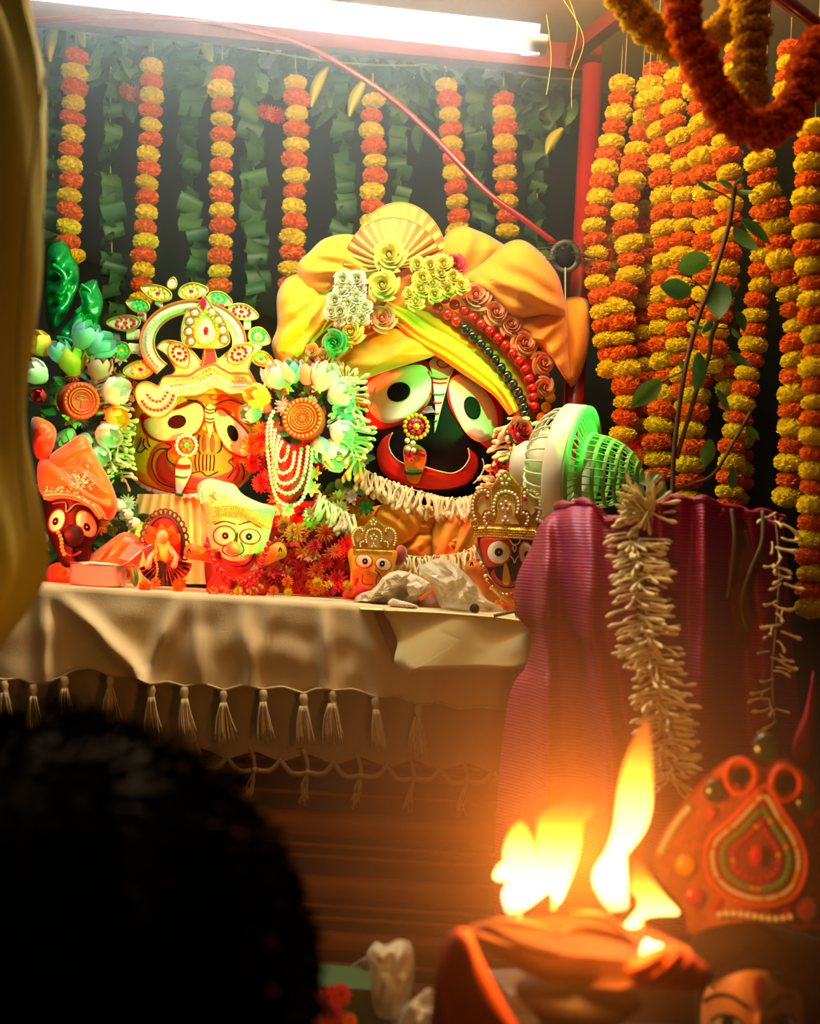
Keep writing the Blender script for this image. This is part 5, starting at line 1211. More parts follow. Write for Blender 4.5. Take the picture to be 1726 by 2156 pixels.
# little black faced idol on the right
g = thing('little_idol', 'little black faced idol with one red cheek under a tall pearl crown', 'idol', P(1065, 1282, 2.2))
Yh = lambda x, y: 2.175 + .05 * ((x - 1072) / 62.0) ** 2
head('head', zH([(332, 1040), (335, 1250), (430, 1500), (500, 1680), (640, 1790), (800, 1810), (960, 1760), (1080, 1560), (1150, 1300), (1150, 1040), (760, 980)]), zH([(745, 1380)])[0], Yh, m_black, g, 2.3)
part('red_cheek', patch(zH([(345, 1110), (560, 1100), (780, 1120), (790, 1300), (740, 1430), (620, 1490), (440, 1500), (370, 1320)]), Yh, .0012), m_redp, g)
eyes(g, zH, [(605, 1300, 160, 160, 0, 605, 1298, 60, 60, None), (1000, 1330, 98, 165, -14, 1008, 1345, 40, 64, m_redp)], Yh)
part('mouth', strip(zH([(545, 1535), (490, 1600), (530, 1700), (640, 1770), (760, 1790), (900, 1760), (980, 1690)]), zH([(545, 1535), (560, 1620), (620, 1690), (700, 1720), (800, 1715), (900, 1690), (980, 1690)]), Yh, .002, 20, 2), m_redp, g)
part('nose_pendant', patch(zH([(690, 1450), (730, 1480), (770, 1640), (775, 1740), (720, 1770), (665, 1730), (660, 1620)]), Yh, .006), m_gold, g)
for l in ([(760, 1120), (800, 1180), (840, 1190), (890, 1170), (910, 1120)], [(830, 1190), (805, 1230), (830, 1290), (855, 1230), (830, 1190)], [(770, 1350), (810, 1400), (830, 1450), (850, 1400), (890, 1350)]): part('brow_mark', wire(zH(l), Yh, 1.4, .003, n=20), m_white, g)
part('body', puff([(1012, 1215), (1080, 1205), (1125, 1230), (1130, 1284), (1010, 1284)], 2.22, .03, .04, 28, 5), m_orcloth, g)
limb(g, [(1030, 1240), (1010, 1215), (993, 1188)], 15, 2.2, m_orp)
nk2 = part('necklace', wire(zH([(290, 1380), (380, 1500), (420, 1640), (480, 1780), (600, 1900), (760, 1960), (840, 1960)]), 2.14, 1.0), m_twine, g)
for i, (x, y, *_q) in enumerate(along(zH([(290, 1380), (380, 1500), (420, 1640), (480, 1780), (600, 1890), (760, 1900), (840, 1880)]), 9.5)): inst('bead', 'bead', (m_beadR, m_pearl, m_gold)[i % 3], nk2, P(x, y, 2.138), None, m_px(4.5, 2.14))
part('gold_tinsel', wire(zH([(500, 1780), (600, 1880), (680, 1950), (780, 2020)]), 2.13, 5, n=16), m_gold, g)
pcrown('tall pearl trimmed crown on the little black faced idol', zH, 2.15, P(1065, 1135, 2.15), 1 / 6.736)
# little red idol in the middle
g = thing('little_idol', 'little square red faced idol behind the crumpled newspaper', 'idol', P(785, 1255, 2.22))
Yg = lambda x, y: 2.19 + .04 * ((x - 785) / 48.0) ** 2
head('head', zG([(690, 360), (1045, 380), (1035, 520), (1010, 640), (960, 740), (800, 755), (690, 740), (682, 560)]), zG([(850, 560)])[0], Yg, m_yelp, g, 2.3)
part('cheek_paint', patch(zG([(700, 540), (800, 520), (900, 560), (980, 560), (960, 700), (850, 735), (720, 720)]), Yg, .001), m_orp, g)
eyes(g, zG, [(790, 466, 64, 50, 10, 798, 467, 22, 25, m_redp), (948, 492, 62, 46, 14, 938, 487, 21, 26, m_redp)], Yg)
part('nose', MB().ball(P(*zG([(812, 556)])[0], 2.185), m_px(7.5, 2.19), 12, 8), m_orp, g)
part('mouth', strip(zG([(722, 600), (715, 680), (780, 735), (900, 735), (960, 700)]), zG([(745, 600), (748, 650), (800, 690), (900, 690), (960, 680)]), Yg, .002, 18, 2), m_redp, g)
for l in ([(880, 540), (910, 570), (890, 610), (890, 650)], [(910, 560), (930, 600), (920, 640)], [(780, 570), (775, 630), (800, 655), (860, 655)], [(950, 590), (930, 650)]): part('ink_line', wire(zG(l), Yg, .8, .003, n=12, k=4), m_black, g)
part('body', puff([(735, 1235), (785, 1228), (830, 1235), (838, 1262), (728, 1260)], 2.22, .03, .03, 24, 4), m_redfl, g)
sG = lambda pts: zG([(690 + (p[0] - 210) * .363, 110 + (p[1] - 150) * .332) for p in pts])
pcrown('small pearl trimmed crown on the little red idol', sG, 2.155, P(785, 1175, 2.155), .363 / 3.836)
part('dark_red_tuft', puff(zG([(1060, 350), (1110, 340), (1140, 400), (1110, 480), (1060, 510), (1030, 460)]), 2.26, .02, .02, 20, 4, rough=.02), m_crimson, g)
# little cream idol with pearl cap
g = thing('little_idol', 'little cream faced idol with moustache and smile under a pearl cap', 'idol', P(495, 1252, 2.2))
Yk_ = lambda x, y: 2.17 + .05 * ((x - 497) / 62.0) ** 2
head('head', zS([(1140, 380), (1490, 400), (1505, 520), (1470, 660), (1400, 730), (1290, 755), (1200, 715), (1150, 600)]), zS([(1310, 560)])[0], Yk_, M('painted_ivory', (244, 226, 176), .45, var=.03), g, 2.3)
eyes(g, zS, [(1228, 500, 66, 58, 0, 1232, 500, 20, 22, m_redp), (1388, 505, 60, 44, 5, 1382, 506, 20, 22, m_redp)], Yk_)
part('nose', puff(zS([(1235, 590), (1260, 540), (1300, 535), (1330, 580), (1310, 615), (1255, 615)]), 2.168, .018, .006, 22, 5), M('painted_peach', (226, 170, 110), .45), g)
part('chin_paint', patch(zS([(1190, 715), (1250, 738), (1330, 748), (1400, 725), (1370, 752), (1290, 762), (1220, 745)]), Yk_, .002), m_redp, g)
part('mouth', strip(zS([(1178, 600), (1175, 670), (1240, 722), (1320, 735), (1400, 700), (1425, 620)]), zS([(1200, 600), (1212, 632), (1260, 655), (1320, 660), (1375, 645), (1408, 612)]), Yk_, .002, 22, 2), m_redp, g)
for l in ([(1165, 430), (1230, 410), (1300, 430)], [(1320, 430), (1400, 412), (1470, 440)], [(1230, 560), (1210, 590), (1250, 625), (1320, 620), (1350, 590), (1330, 540)], [(1190, 600), (1210, 660), (1280, 690), (1370, 680), (1420, 610)], [(1310, 480), (1305, 540)]): part('ink_line', wire(zS(l), Yk_, 1.1, .003, n=14, k=4), m_black, g)
for i in range(5): part('moustache_line', wire(zS([(1262 + i * 24, 622), (1258 + i * 25, 634), (1254 + i * 26, 642)]), Yk_, .5, .0045, n=5, k=4), m_print, g)
part('body', puff([(455, 1200), (500, 1195), (545, 1205), (556, 1256), (440, 1254)], 2.2, .035, .035, 28, 5), m_redfl, g)
limb(g, [(445, 1170), (420, 1165), (398, 1160)], 15, 2.2, m_orp); limb(g, [(548, 1180), (570, 1168), (590, 1158)], 16, 2.2, m_orp)
for nm, pts, r in (('bead_string', [(1105, 545), (1140, 620), (1180, 690), (1230, 760), (1320, 800), (1400, 760), (1450, 690), (1480, 610), (1510, 540)], 6.5), ('bead_string', [(1150, 640), (1190, 740), (1250, 815), (1330, 830), (1410, 800), (1460, 720)], 5)):
    strand(nm, [p[:2] for p in along(zS(pts), r * 1.9)], r, 2.13, m_beadR, g)
for i, (x, y, *_q) in enumerate(along(zS([(1200, 820), (1290, 850), (1390, 840), (1480, 790)]), 7)): inst('gold_ring_bead', 'bead', m_gold, g, P(x, y + (i % 2) * 7, 2.12), None, m_px(3.6, 2.12))
cp = thing('brocade_cap', 'pearl and gold embroidered cap tilted on the little cream idol', 'hat', P(500, 1100, 2.15))
part('cap_body', puff(zS([(1062, 250), (1060, 180), (1130, 140), (1220, 160), (1290, 180), (1345, 242), (1450, 292), (1545, 322), (1530, 400), (1512, 462), (1420, 425), (1300, 380), (1200, 392), (1112, 425), (1100, 330)]), 2.19, .045, .05, 44, 8), m_crownplate, cp)
mb = MB(); mc = MB()
def prow(m, pts, st, r, Y=2.142):
    for (x, y, *_q) in along(zS(pts), st): m.ball(P(x, y, Y + .00002 * abs(x - 495) * 3), m_px(r, Y), 6, 4)
for k in range(6): prow(mc, [(1105 + k * 2, 335 + k * 15), (1200, 318 + k * 13), (1300, 318 + k * 11), (1420, 352 + k * 13), (1520, 375 + k * 14)], 4.6, 1.9)
for k in range(3): prow(mb, [(1085 + k * 20, 300 - k * 10), (1075 + k * 22, 220), (1120 + k * 8, 165 + k * 22), (1190 - k * 6, 172 + k * 20), (1220 - k * 16, 230), (1180 - k * 6, 280 - k * 14)], 7, 3.2)
prow(mb, [(1230, 180), (1300, 230), (1380, 290), (1480, 320)], 5, 2.2); prow(mb, [(1240, 260), (1310, 280), (1400, 320)], 5, 2.2)
part('pearls', mb, m_pearl, cp, kind='stuff'); part('gold_beading', mc, m_gold, cp, kind='stuff')
# ---- little dark idol with orange turban at the left
g = thing('little_idol', 'little round black idol under an orange satin turban at the left', 'idol', P(150, 1235, 2.24))
Yd_ = lambda x, y: 2.20 + .05 * ((x - 152) / 55.0) ** 2
head('head', zS([(120, 260), (440, 270), (450, 420), (400, 560), (370, 680), (230, 700), (170, 600), (110, 450)]), zS([(280, 470)])[0], Yd_, m_black, g, 2.34)
eyes(g, zS, [(362, 425, 50, 78, 152, 366, 446, 20, 28, m_yelp), (178, 405, 46, 70, 20, 168, 410, 18, 26, m_redp)], Yd_)
part('snout', MB().ball(P(*zS([(275, 500)])[0], 2.195), m_px(24, 2.2), 16, 10), m_black, g)
part('mouth', wire(zS([(225, 600), (270, 625), (330, 600)]), Yd_, 2.2, .003), m_redp, g)
part('brow_beads', wire(zS([(150, 300), (230, 292), (240, 350), (300, 300), (380, 320), (425, 380)]), Yd_, 1.6, .004, n=30), m_gold, g)
part('robe', puff([(105, 1190), (170, 1178), (215, 1150), (262, 1120), (300, 1140), (290, 1190), (240, 1236), (100, 1236)], 2.25, .03, .04, 32, 6, (.8, .5, 24, .005)), m_orsatin, g)
part('sash_end', plate(zS([(560, 640), (640, 545), (740, 570), (640, 660)]), 2.19, .003), m_petK, g, smooth=False)
strand('bead_string', [p[:2] for p in along(zS([(180, 470), (205, 520), (210, 580), (225, 620)]), 8)], 4.5, 2.17, m_orfl, g)
tt = thing('orange_turban', 'glittering orange satin turban with folded crest on the little black idol', 'turban', P(160, 1060, 2.2))
part('crest', puff(zY([(20, 990), (130, 1008), (182, 1080), (150, 1210), (90, 1260), (30, 1200)]), 2.25, .035, .03, 30, 7, (.5, .8, 26, .005)), m_orsatin, tt)
part('side_fold', puff(zY([(140, 1230), (250, 1150), (340, 1092), (398, 1140), (412, 1210), (340, 1300), (240, 1320), (150, 1300)]), 2.235, .03, .03, 32, 7, (.4, .9, 24, .005)), m_orsatin, tt)
part('wrap', puff(zY([(80, 1250), (250, 1270), (400, 1190), (472, 1290), (542, 1420), (580, 1560), (530, 1650), (440, 1600), (300, 1535), (120, 1520), (60, 1400)]), 2.24, .05, .05, 44, 9, (-.5, .85, 26, .007)), m_orsatin, tt)
part('brow_roll', wire(zY([(100, 1490), (220, 1480), (330, 1500), (430, 1560), (480, 1630)]), 2.195, 9, n=30), m_orsatin, tt)
mb = MB()
for i in range(60):
    x, y = zY([(random.gauss(330, 40), random.gauss(1390, 22))])[0]; mb.ball(P(x, y + (x - 165) * .35, 2.178), .0016, 5, 3)
for i in range(40): x, y = zY([(random.uniform(110, 430), 0)])[0]; y = 560 + (1450 + max(0, (x - 150)) * 2.4) / 3.082 + random.uniform(-5, 5); mb.ball(P(x, y, 2.18), .0015, 5, 3)
part('sequins', mb, m_pearl, tt, kind='stuff')
# ---- small seated doll with black lace halo
dl = thing('seated_doll', 'small seated doll with black lace halo and printed pleated skirt', 'doll', P(345, 1240, 2.2))
cx, cy = zS([(850, 560)])[0]
part('halo', patch([(cx + 44 * math.cos(a), cy - 66 * math.sin(a)) for a in [2 * PI * i / 28 for i in range(28)]], 2.235, 0, 36, 3, .003), m_redfl, dl)
for i in range(17):
    a = math.radians(170 - 190 * i / 16); x, y = cx + 46 * math.cos(a), cy - 70 * math.sin(a)
    part('lace_loop', wire(ell(x, y, 6.5, 6.5, 0, 12) + [(x + 6.5, y)], 2.225, 1.9, n=18, k=5), m_lace, dl)
part('lace_band', wire([(cx + 40 * math.cos(math.radians(170 - 190 * i / 16)), cy - 62 * math.sin(math.radians(170 - 190 * i / 16))) for i in range(17)], 2.225, 5, n=40), m_lace, dl)
for (px_, py_, L, a) in ((-24, -34, 40, -115), (-4, -40, 40, -90), (18, -34, 40, -70), (-30, -10, 34, -140), (28, -8, 34, -45)): inst('petal', 'leaf2', m_orfl, dl, P(cx + px_ * .5, cy + py_ * .2, 2.215), QL(D(math.cos(math.radians(a)), math.sin(math.radians(a)), .1)), m_px(L, 2.2))
part('torso', puff([(cx - 14, cy - 8), (cx + 10, cy - 10), (cx + 16, cy + 20), (cx + 12, cy + 40), (cx - 18, cy + 40), (cx - 18, cy + 14)], 2.21, .02, .02, 24, 5), m_roseL, dl)
part('face', MB().ball(P(cx - 4, cy - 18, 2.195), m_px(13, 2.2), 12, 8, (1, 1, 1.15)), m_dollskin, dl)
mb = MB(); rows = [[], [], []]
for i in range(29):
    a = math.radians(200 + 150 * i / 28); z = .008 * (1 if i % 2 else -1)
    for q, f in enumerate((.15, .6, 1.0)): rows[q].append(P(cx + 2 + 58 * f * math.cos(a), cy + 28 - 56 * f * math.sin(a), 2.20 + z * f - .03 * f))
mb.grid(rows); part('pleated_skirt', mb, m_print, dl, smooth=False)
limb(dl, [(cx - 12, cy + 6), (cx - 30, cy + 26), (cx - 34, cy + 46)], 6, 2.2, m_dollskin, False); limb(dl, [(cx + 12, cy + 6), (cx + 26, cy + 26), (cx + 20, cy + 44)], 6, 2.2, m_dollskin, False)
strand('garland_beads', [p[:2] for p in along([(cx - 16, cy - 12), (cx - 20, cy + 20), (cx - 14, cy + 50), (cx - 18, cy + 70)], 6)], 3, 2.155, m_gold, dl)
# ---- steel bowl with spoon
sb = thing('steel_bowl', 'stainless steel bowl of rice at the left end of the altar', 'bowl', Vector((P(208, 1200, 2.15).x, 2.15, ZT)))
bc = Matrix.Translation(Vector((P(208, 1200, 2.15).x, 2.15, ZT))); s_ = m_px(1, 2.15); hh = P(208, 1188, 2.15).z - ZT
part('bowl', MB().lathe([(.1 * s_, .002), (52 * s_, .002), (57 * s_, .008), (58 * s_, hh - .003), (61 * s_, hh), (59 * s_, hh + .002), (56 * s_, hh - .004), (54 * s_, .006), (.1 * s_, .006)], bc, 40), m_steel, sb)
part('rice', MB().lathe([(56 * s_, hh - .006), (40 * s_, hh + .002), (20 * s_, hh + .004), (.1 * s_, hh + .004)], bc, 24), M('rice_white', (236, 230, 210), .8, bump=.6, bscale=400), sb)
solo('spoon', MB().tube([P(*p, 2.13 - .004 * i) for i, p in enumerate(zS([(590, 690), (640, 650), (700, 600), (770, 560)]))], [m_px(4, 2.1), m_px(2.5, 2.1), m_px(2.5, 2.1), m_px(4, 2.1)], 8), m_steel, 'steel spoon leaning out of the bowl', 'spoon', P(*zS([(590, 690)])[0], 2.13))
solo('green_leaf_cup', puff(zS([(640, 690), (670, 700), (690, 760), (680, 815), (655, 810), (640, 760)]), 2.13, .012, .01, 22, 4), m_greenp, 'small green leaf cup beside the steel bowl', 'cup', P(283, 1235, 2.13))

# ---- leafy filling between the idols
def foliage(label, x0, x1, y0, y1, n, Y, mats, base):
    g = thing('flower_spray', label, 'foliage', base)
    for i in range(n):
        x, y = random.uniform(x0, x1), random.uniform(y0, y1); a = random.uniform(0, 2 * PI)
        if i % 3: inst('leaf', 'leaf%d' % (i % 3), random.choice((m_leafA, m_leafB)), g, P(x, y, Y + random.uniform(0, .04)), QL(D(math.cos(a), math.sin(a), .4), random.uniform(-.6, .6)), m_px(random.uniform(30, 48), Y))
        else: inst('blossom', random.choice(('open', 'mum')), random.choice(mats), g, P(x, y, Y + random.uniform(-.01, .02)), Q(D(random.uniform(-.6, .6), random.uniform(-.6, .6), 1), a), m_px(random.uniform(15, 24), Y))
foliage('leafy flower spray between the jewelled crown and the green satin bow', 92, 262, 740, 1010, 90, 2.47, (m_bud, m_roseL, m_petW, m_orfl), P(180, 1010, 2.47))
foliage('leafy flower spray behind the gold patterned medallion', 560, 765, 800, 1070, 110, 2.44, (m_bud, m_roseL, m_petW, m_orfl, m_redfl), P(660, 1075, 2.44))
foliage('leafy flower spray behind the fan and the black face', 1055, 1130, 860, 1090, 40, 2.46, (m_bud, m_roseP, m_redfl), P(1090, 1100, 2.46))
foliage('flower spray behind the orange turban at the left end', 90, 300, 1000, 1200, 60, 2.40, (m_petW, m_roseL, m_redfl, m_orfl), P(190, 1215, 2.40))

# ================================================================== FOREGROUND
# ---- low bench in front of the altar
zb = P(900, 2190, 1.45).z
bh = thing('low_bench', 'low dark wooden bench in front of the altar, mostly below the frame', 'bench', Vector((.38, 1.15, 0)))
mb = MB(); mb.box((.38, 1.225, zb - .02), (.52, .325, .02)); part('bench_top', mb, m_dwood, bh, smooth=False)
for x in (-.1, .86):
    for y in (.95, 1.5):
        mb = MB(); mb.box((x, y, (zb - .04) / 2), (.025, .025, (zb - .04) / 2)); part('leg', mb, m_dwood, bh, smooth=False)
# ---- lamp dish with flames
zL = zm(880, 1500, 2.04); YL = .98
ds = thing('lamp_dish', 'shallow leaf dish holding the burning wicks in the foreground', 'oil lamp', Vector((P(1230, 1990, YL).x, YL, zb)))
mb = MB(); rows = []
rim = zL([(205, 905), (260, 880), (420, 850), (620, 830), (850, 850), (1000, 900), (1120, 980), (1180, 1040), (1130, 1090), (1000, 1060), (800, 1010), (600, 1000), (420, 985), (280, 945)])
o = crom(rim, 40, True); c = zL([(690, 985)])[0]
for k, (f, dz) in enumerate(((1.0, 0), (.96, .004), (.8, .016), (.5, .03), (.05, .036))):
    row = []
    for i, p in enumerate(o):
        a = 2 * PI * i / 40
        q = P(c[0] + (p[0] - c[0]) * f, c[1] + (p[1] - c[1]) * .35 * f, YL + (-(p[1] - c[1]) * .0011) * f); q.z -= dz - .012 * f * math.sin(a * 1 + .5); row.append(q)
    rows.append(row)
mb.grid(rows, closed=True); part('leaf_bowl', mb, m_clay, ds)
for pts in ([(205, 900), (300, 930), (430, 990), (560, 1030), (640, 1020)], [(560, 940), (700, 930), (850, 960), (960, 1000)], [(280, 870), (420, 900), (600, 910)], [(640, 840), (800, 880), (950, 990)]):
    A = zL([(x, y - 16) for x, y in pts]); B = zL([(x, y + 22) for x, y in pts]); A[0] = B[0]; A[-1] = B[-1]
    part('leaf_fold', strip(A, B, YL - .03, 0, 18, 4, .002, None, .012), m_clay, ds)
px0 = P(1230, 2000, YL); px0.z -= .02
part('pedestal', MB().lathe([(.001, zb), (.06, zb), (.06, zb + .02), (.022, zb + .06), (.022, px0.z - .08), (.034, px0.z - .045), (.055, px0.z - .025), (.001, px0.z - .02)], Matrix.Translation(Vector((px0.x, YL + .02, 0))), 24), M('shade_dark_metal', (34, 20, 12), .6), ds)  # dark stand, its colour deepened to give the shade under the dish
wk = [(430, 860), (580, 820), (830, 830), (960, 900)]
for (x, y) in wk: part('wick', wire(zL([(x, y + 26), (x + 4, y + 4), (x + 2, y - 16)]), YL, 4), m_news, ds)
# flame material: hot white-yellow body, orange towards the tip, by height inside each flame
def flame_mat(name, z0, z1):
    m = bpy.data.materials.new(name); m.use_nodes = True; m.cycles.emission_sampling = 'NONE'; nt = m.node_tree
    for n in list(nt.nodes): nt.nodes.remove(n)
    out = nt.nodes.new('ShaderNodeOutputMaterial'); em = nt.nodes.new('ShaderNodeEmission'); tr = nt.nodes.new('ShaderNodeBsdfTransparent'); mx = nt.nodes.new('ShaderNodeMixShader')
    tc = nt.nodes.new('ShaderNodeTexCoord'); sp = nt.nodes.new('ShaderNodeSeparateXYZ'); mr = nt.nodes.new('ShaderNodeMapRange')
    mr.inputs[1].default_value = z0; mr.inputs[2].default_value = z1
    r = nt.nodes.new('ShaderNodeValToRGB'); e = r.color_ramp.elements
    e[0].position = 0; e[0].color = (4.0 / 6, 1.9 / 6, .45 / 6, 1); e[1].position = 1; e[1].color = (1.6 / 6, .22 / 6, .01, 1)
    for pos, col in ((.16, (6, 4.6, 1.7)), (.42, (6, 4.0, .9)), (.68, (3.6, 1.55, .12)), (.85, (2.2, .55, .03))):
        q = e.new(pos); q.color = (col[0] / 6, col[1] / 6, col[2] / 6, 1)
    a = nt.nodes.new('ShaderNodeValToRGB'); a.color_ramp.elements[0].position = .55; a.color_ramp.elements[0].color = (1, 1, 1, 1); a.color_ramp.elements[1].position = 1.0; a.color_ramp.elements[1].color = (.25, .25, .25, 1)
    nt.links.new(tc.outputs['Object'], sp.inputs[0]); nt.links.new(sp.outputs[2], mr.inputs[0]); nt.links.new(mr.outputs[0], r.inputs[0]); nt.links.new(mr.outputs[0], a.inputs[0])
    nt.links.new(r.outputs[0], em.inputs[0]); em.inputs[1].default_value = 3.6
    nt.links.new(a.outputs[0], mx.inputs[0]); nt.links.new(tr.outputs[0], mx.inputs[1]); nt.links.new(em.outputs[0], mx.inputs[2]); nt.links.new(mx.outputs[0], out.inputs[0])
    return m
def flame(label, outs, Y):
    pts = [P(*p, Y) for o in outs for p in zL(o)]; z0 = min(p.z for p in pts); z1 = max(p.z for p in pts)
    b = P(*zL([max(outs[0], key=lambda p: p[1])])[0], Y)
    g = thing('flame', label, 'flame', b)
    mt = flame_mat('flame_glow', z0 - b.z, z1 - b.z)
    for o in outs: part('tongue', puff(zL(o), Y, .008, .008, 44, 6), mt, g)
flame('broad twin flame at the left of the lamp dish', [
    [(400, 862), (470, 790), (505, 680), (512, 560), (518, 460), (570, 405), (660, 380), (780, 388), (735, 430), (705, 500), (690, 600), (655, 710), (600, 825), (565, 770), (520, 800), (460, 845)],
    [(395, 868), (365, 770), (430, 700), (372, 640), (380, 550), (420, 480), (455, 475), (492, 560), (515, 680), (490, 790)], [(326, 708), (350, 655), (400, 625), (440, 640), (420, 690), (372, 722)]], YL)
flame('tallest flame curving up to an orange tip', [[(805, 830), (755, 740), (760, 670), (810, 590), (845, 480), (858, 350), (885, 220), (930, 110), (985, 30), (1000, 160), (1005, 300), (1000, 420), (965, 520), (890, 615), (845, 700), (862, 780), (900, 835), (850, 850)]], YL - .012)
flame('short bright flame at the right of the lamp dish', [[(885, 915), (935, 880), (945, 800), (915, 765), (918, 660), (940, 632), (1000, 710), (1060, 790), (1120, 862), (1050, 870), (980, 880), (940, 925)], [(950, 1040), (975, 975), (1010, 985), (1050, 1000), (1000, 1040)]], YL + .01)
lamp('flame_light', 'POINT', P(1200, 1790, YL - .02), 6.5, (1.0, .33, .045), .05)
solo('offering_blossom', puff(zL([(890, 1090), (960, 1040), (1080, 1000), (1180, 1040), (1260, 1110), (1250, 1170), (1180, 1200), (1050, 1190), (930, 1170)]), .93, .02, .02, 32, 6, (.6, .8, 30, .003)), M('blossom_coral', (236, 96, 40), .7, var=.12), 'rounded coral blossom at the right end of the lamp dish', 'flower', P(1420, 2085, .93))
YO = .92
ot = thing('orange_cloth_fold', 'stiff orange folded cloth standing left of the lamp dish', 'cloth', Vector((P(1000, 2100, .92).x, .92, zb)))
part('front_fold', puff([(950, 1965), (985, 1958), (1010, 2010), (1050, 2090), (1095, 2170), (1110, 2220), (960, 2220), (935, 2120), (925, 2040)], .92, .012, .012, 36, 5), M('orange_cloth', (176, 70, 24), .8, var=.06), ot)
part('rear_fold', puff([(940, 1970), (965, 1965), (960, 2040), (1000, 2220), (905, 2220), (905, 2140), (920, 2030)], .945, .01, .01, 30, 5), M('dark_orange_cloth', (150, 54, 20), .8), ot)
# ---- things on the bench / floor at the bottom
bx = thing('clear_plastic_box', 'clear plastic box below the burning lamp dish', 'box', P(1130, 2200, 1.3))
mb = MB(); c_ = P(1128, 2150, 1.32); mb.box(c_, (.048, .04, .045), Matrix.Rotation(.25, 3, 'Z')); part('tub', mb, m_clear, bx, smooth=False)
part('lid', plate([(1045, 2085), (1110, 2042), (1170, 2060), (1225, 2118), (1130, 2102)], 1.30, .004), m_clear, bx, smooth=False)
solo('green_box', MB().box(P(735, 2130, 1.5), (.055, .04, .044)), m_greenbox, 'dark green cardboard box left of the tied plastic bag', 'box', P(735, 2200, 1.5), smooth=False)
bg = thing('tied_plastic_bag', 'greyish tied plastic bag leaning on the green box', 'bag', P(815, 2150, 1.45))
part('film', puff([(790, 1982), (812, 1988), (840, 1976), (868, 1990), (874, 2050), (862, 2110), (840, 2145), (795, 2140), (780, 2090), (778, 2040), (770, 2010)], 1.45, .04, .03, 40, 8, (.9, .3, 26, .005), rough=.015), m_plastic, bg)
solo('white_bag', puff([(845, 2130), (880, 2095), (905, 2080), (925, 2110), (935, 2160), (920, 2200), (840, 2200)], 1.3, .04, .03, 36, 8, rough=.03), m_plastic, 'crumpled white bag beside the orange cloth fold', 'bag', P(880, 2200, 1.3), smooth=False)
g = thing('orange_blossom_bunch', 'bunch of orange blossoms beside the foreground head', 'flowers', P(695, 2190, 1.3))
for (x, y, r) in ((690, 2105, 30), (715, 2095, 26), (660, 2100, 24), (700, 2140, 34), (735, 2150, 18), (660, 2145, 28), (640, 2160, 26)): inst('blossom', 'mum', m_orfl if random.random() < .5 else m_redfl, g, P(x, y, 1.3 + random.uniform(-.02, .02)), Q(D(random.uniform(-.4, .4), -.4, 1)), m_px(r, 1.3))
g = thing('foil_packet', 'shiny foil packet behind the green box', 'packet', P(740, 2060, 1.55))
part('wrapper', puff([(725, 2050), (755, 2022), (785, 2008), (790, 2040), (770, 2066)], 1.55, .012, .012, 22, 5, rough=.02), M('silver_foil'), g, smooth=False)
# ---- crowned doll at the lower right
zD = zm(1350, 1550, 3.558); YD = 1.22
dd = thing('crowned_doll', 'doll with dark curly hair and painted brows at the lower right', 'doll', P(1560, 2330, YD + .05))
Yq = lambda x, y: YD - .09 + .09 * ((x - 1570) / 125.0) ** 2 + .03 * ((y - 2120) / 150) ** 2
head('head', zD([(480, 1900), (620, 1790), (800, 1740), (980, 1750), (1120, 1820), (1200, 1950), (1220, 2150), (1180, 2400), (1050, 2600), (860, 2680), (660, 2600), (500, 2400), (430, 2150)]), zD([(830, 2150)])[0], Yq, m_dollskin, dd, YD + .12)
part('hair', strip(zD([(440, 2250), (470, 1960), (545, 1885), (640, 1830), (760, 1790), (900, 1768), (1010, 1800), (1130, 1860), (1190, 1960), (1225, 2150), (1225, 2450)]),
     zD([(410, 2250), (380, 1900), (320, 1650), (420, 1480), (600, 1425), (830, 1388), (1050, 1430), (1250, 1480), (1420, 1580), (1510, 1950), (1500, 2450)]), lambda x, y: YD - .03 + .05 * ((x - 1570) / 125.0) ** 2, .0, 60, 10, .08, None, .035), m_hair, dd)
mb = MB()
for i in range(46):
    t = i / 45; x = 540 + 640 * t; y = 1880 - 120 * math.sin(PI * min(1, t * 1.1)) + random.uniform(-12, 12)
    X = zD([(x, y)])[0]; wire([(X[0] + 7 * math.cos(a), X[1] + 7 * math.sin(a) - a * 3, YD - .075 + .05 * ((X[0] - 1570) / 125.0) ** 2 - .001 * a) for a in [q * .7 for q in range(10)]], YD, 2.2, n=14, k=4, mb=mb)
part('hair_curls', mb, m_hair, dd, kind='stuff')
for l in ([(470, 1985), (560, 1940), (660, 1945), (740, 1990), (800, 2035)], [(945, 2040), (1000, 1980), (1070, 1945), (1130, 1950)]): part('eyebrow', wire(zD(l), Yq, 4.2, .001, n=24), m_hair, dd)
for l, pr in ((ell(640, 2150, 120, 48, 8), (645, 2150)), (ell(1060, 2150, 98, 48, -8), (1052, 2150))):
    e = part('eye', patch(zD(l), Yq, .002), m_white, dd); part('pupil', patch(zD(ell(*pr, 50, 55)), Yq, .004), m_hair, e)
    part('eyelid', wire(zD([(l[14][0], l[14][1]), (l[18][0], l[18][1] - 8), (l[21][0], l[21][1] - 14), (l[24][0], l[24][1] - 8), (l[0][0], l[0][1])]), Yq, 3.2, .003, n=20), m_hair, dd)
part('forehead_mark', patch(zD([(840, 1830), (890, 1790), (920, 1840), (915, 1940), (880, 2010), (845, 1940)]), Yq, .003), M('vermilion', (220, 60, 20), .7), dd)
part('nose', puff(zD([(850, 2080), (900, 2060), (920, 2200), (940, 2330), (880, 2370), (810, 2330), (840, 2200)]), lambda x, y: Yq(x, y) + .005, .02, .005, 24, 5), m_dollskin, dd)
part('shoulders', puff([(1380, 2330), (1500, 2290), (1640, 2290), (1760, 2330), (1790, 2480), (1360, 2480)], YD + .03, .06, .06, 32, 6), M('dark_red_robe', (120, 20, 18), .8), dd)
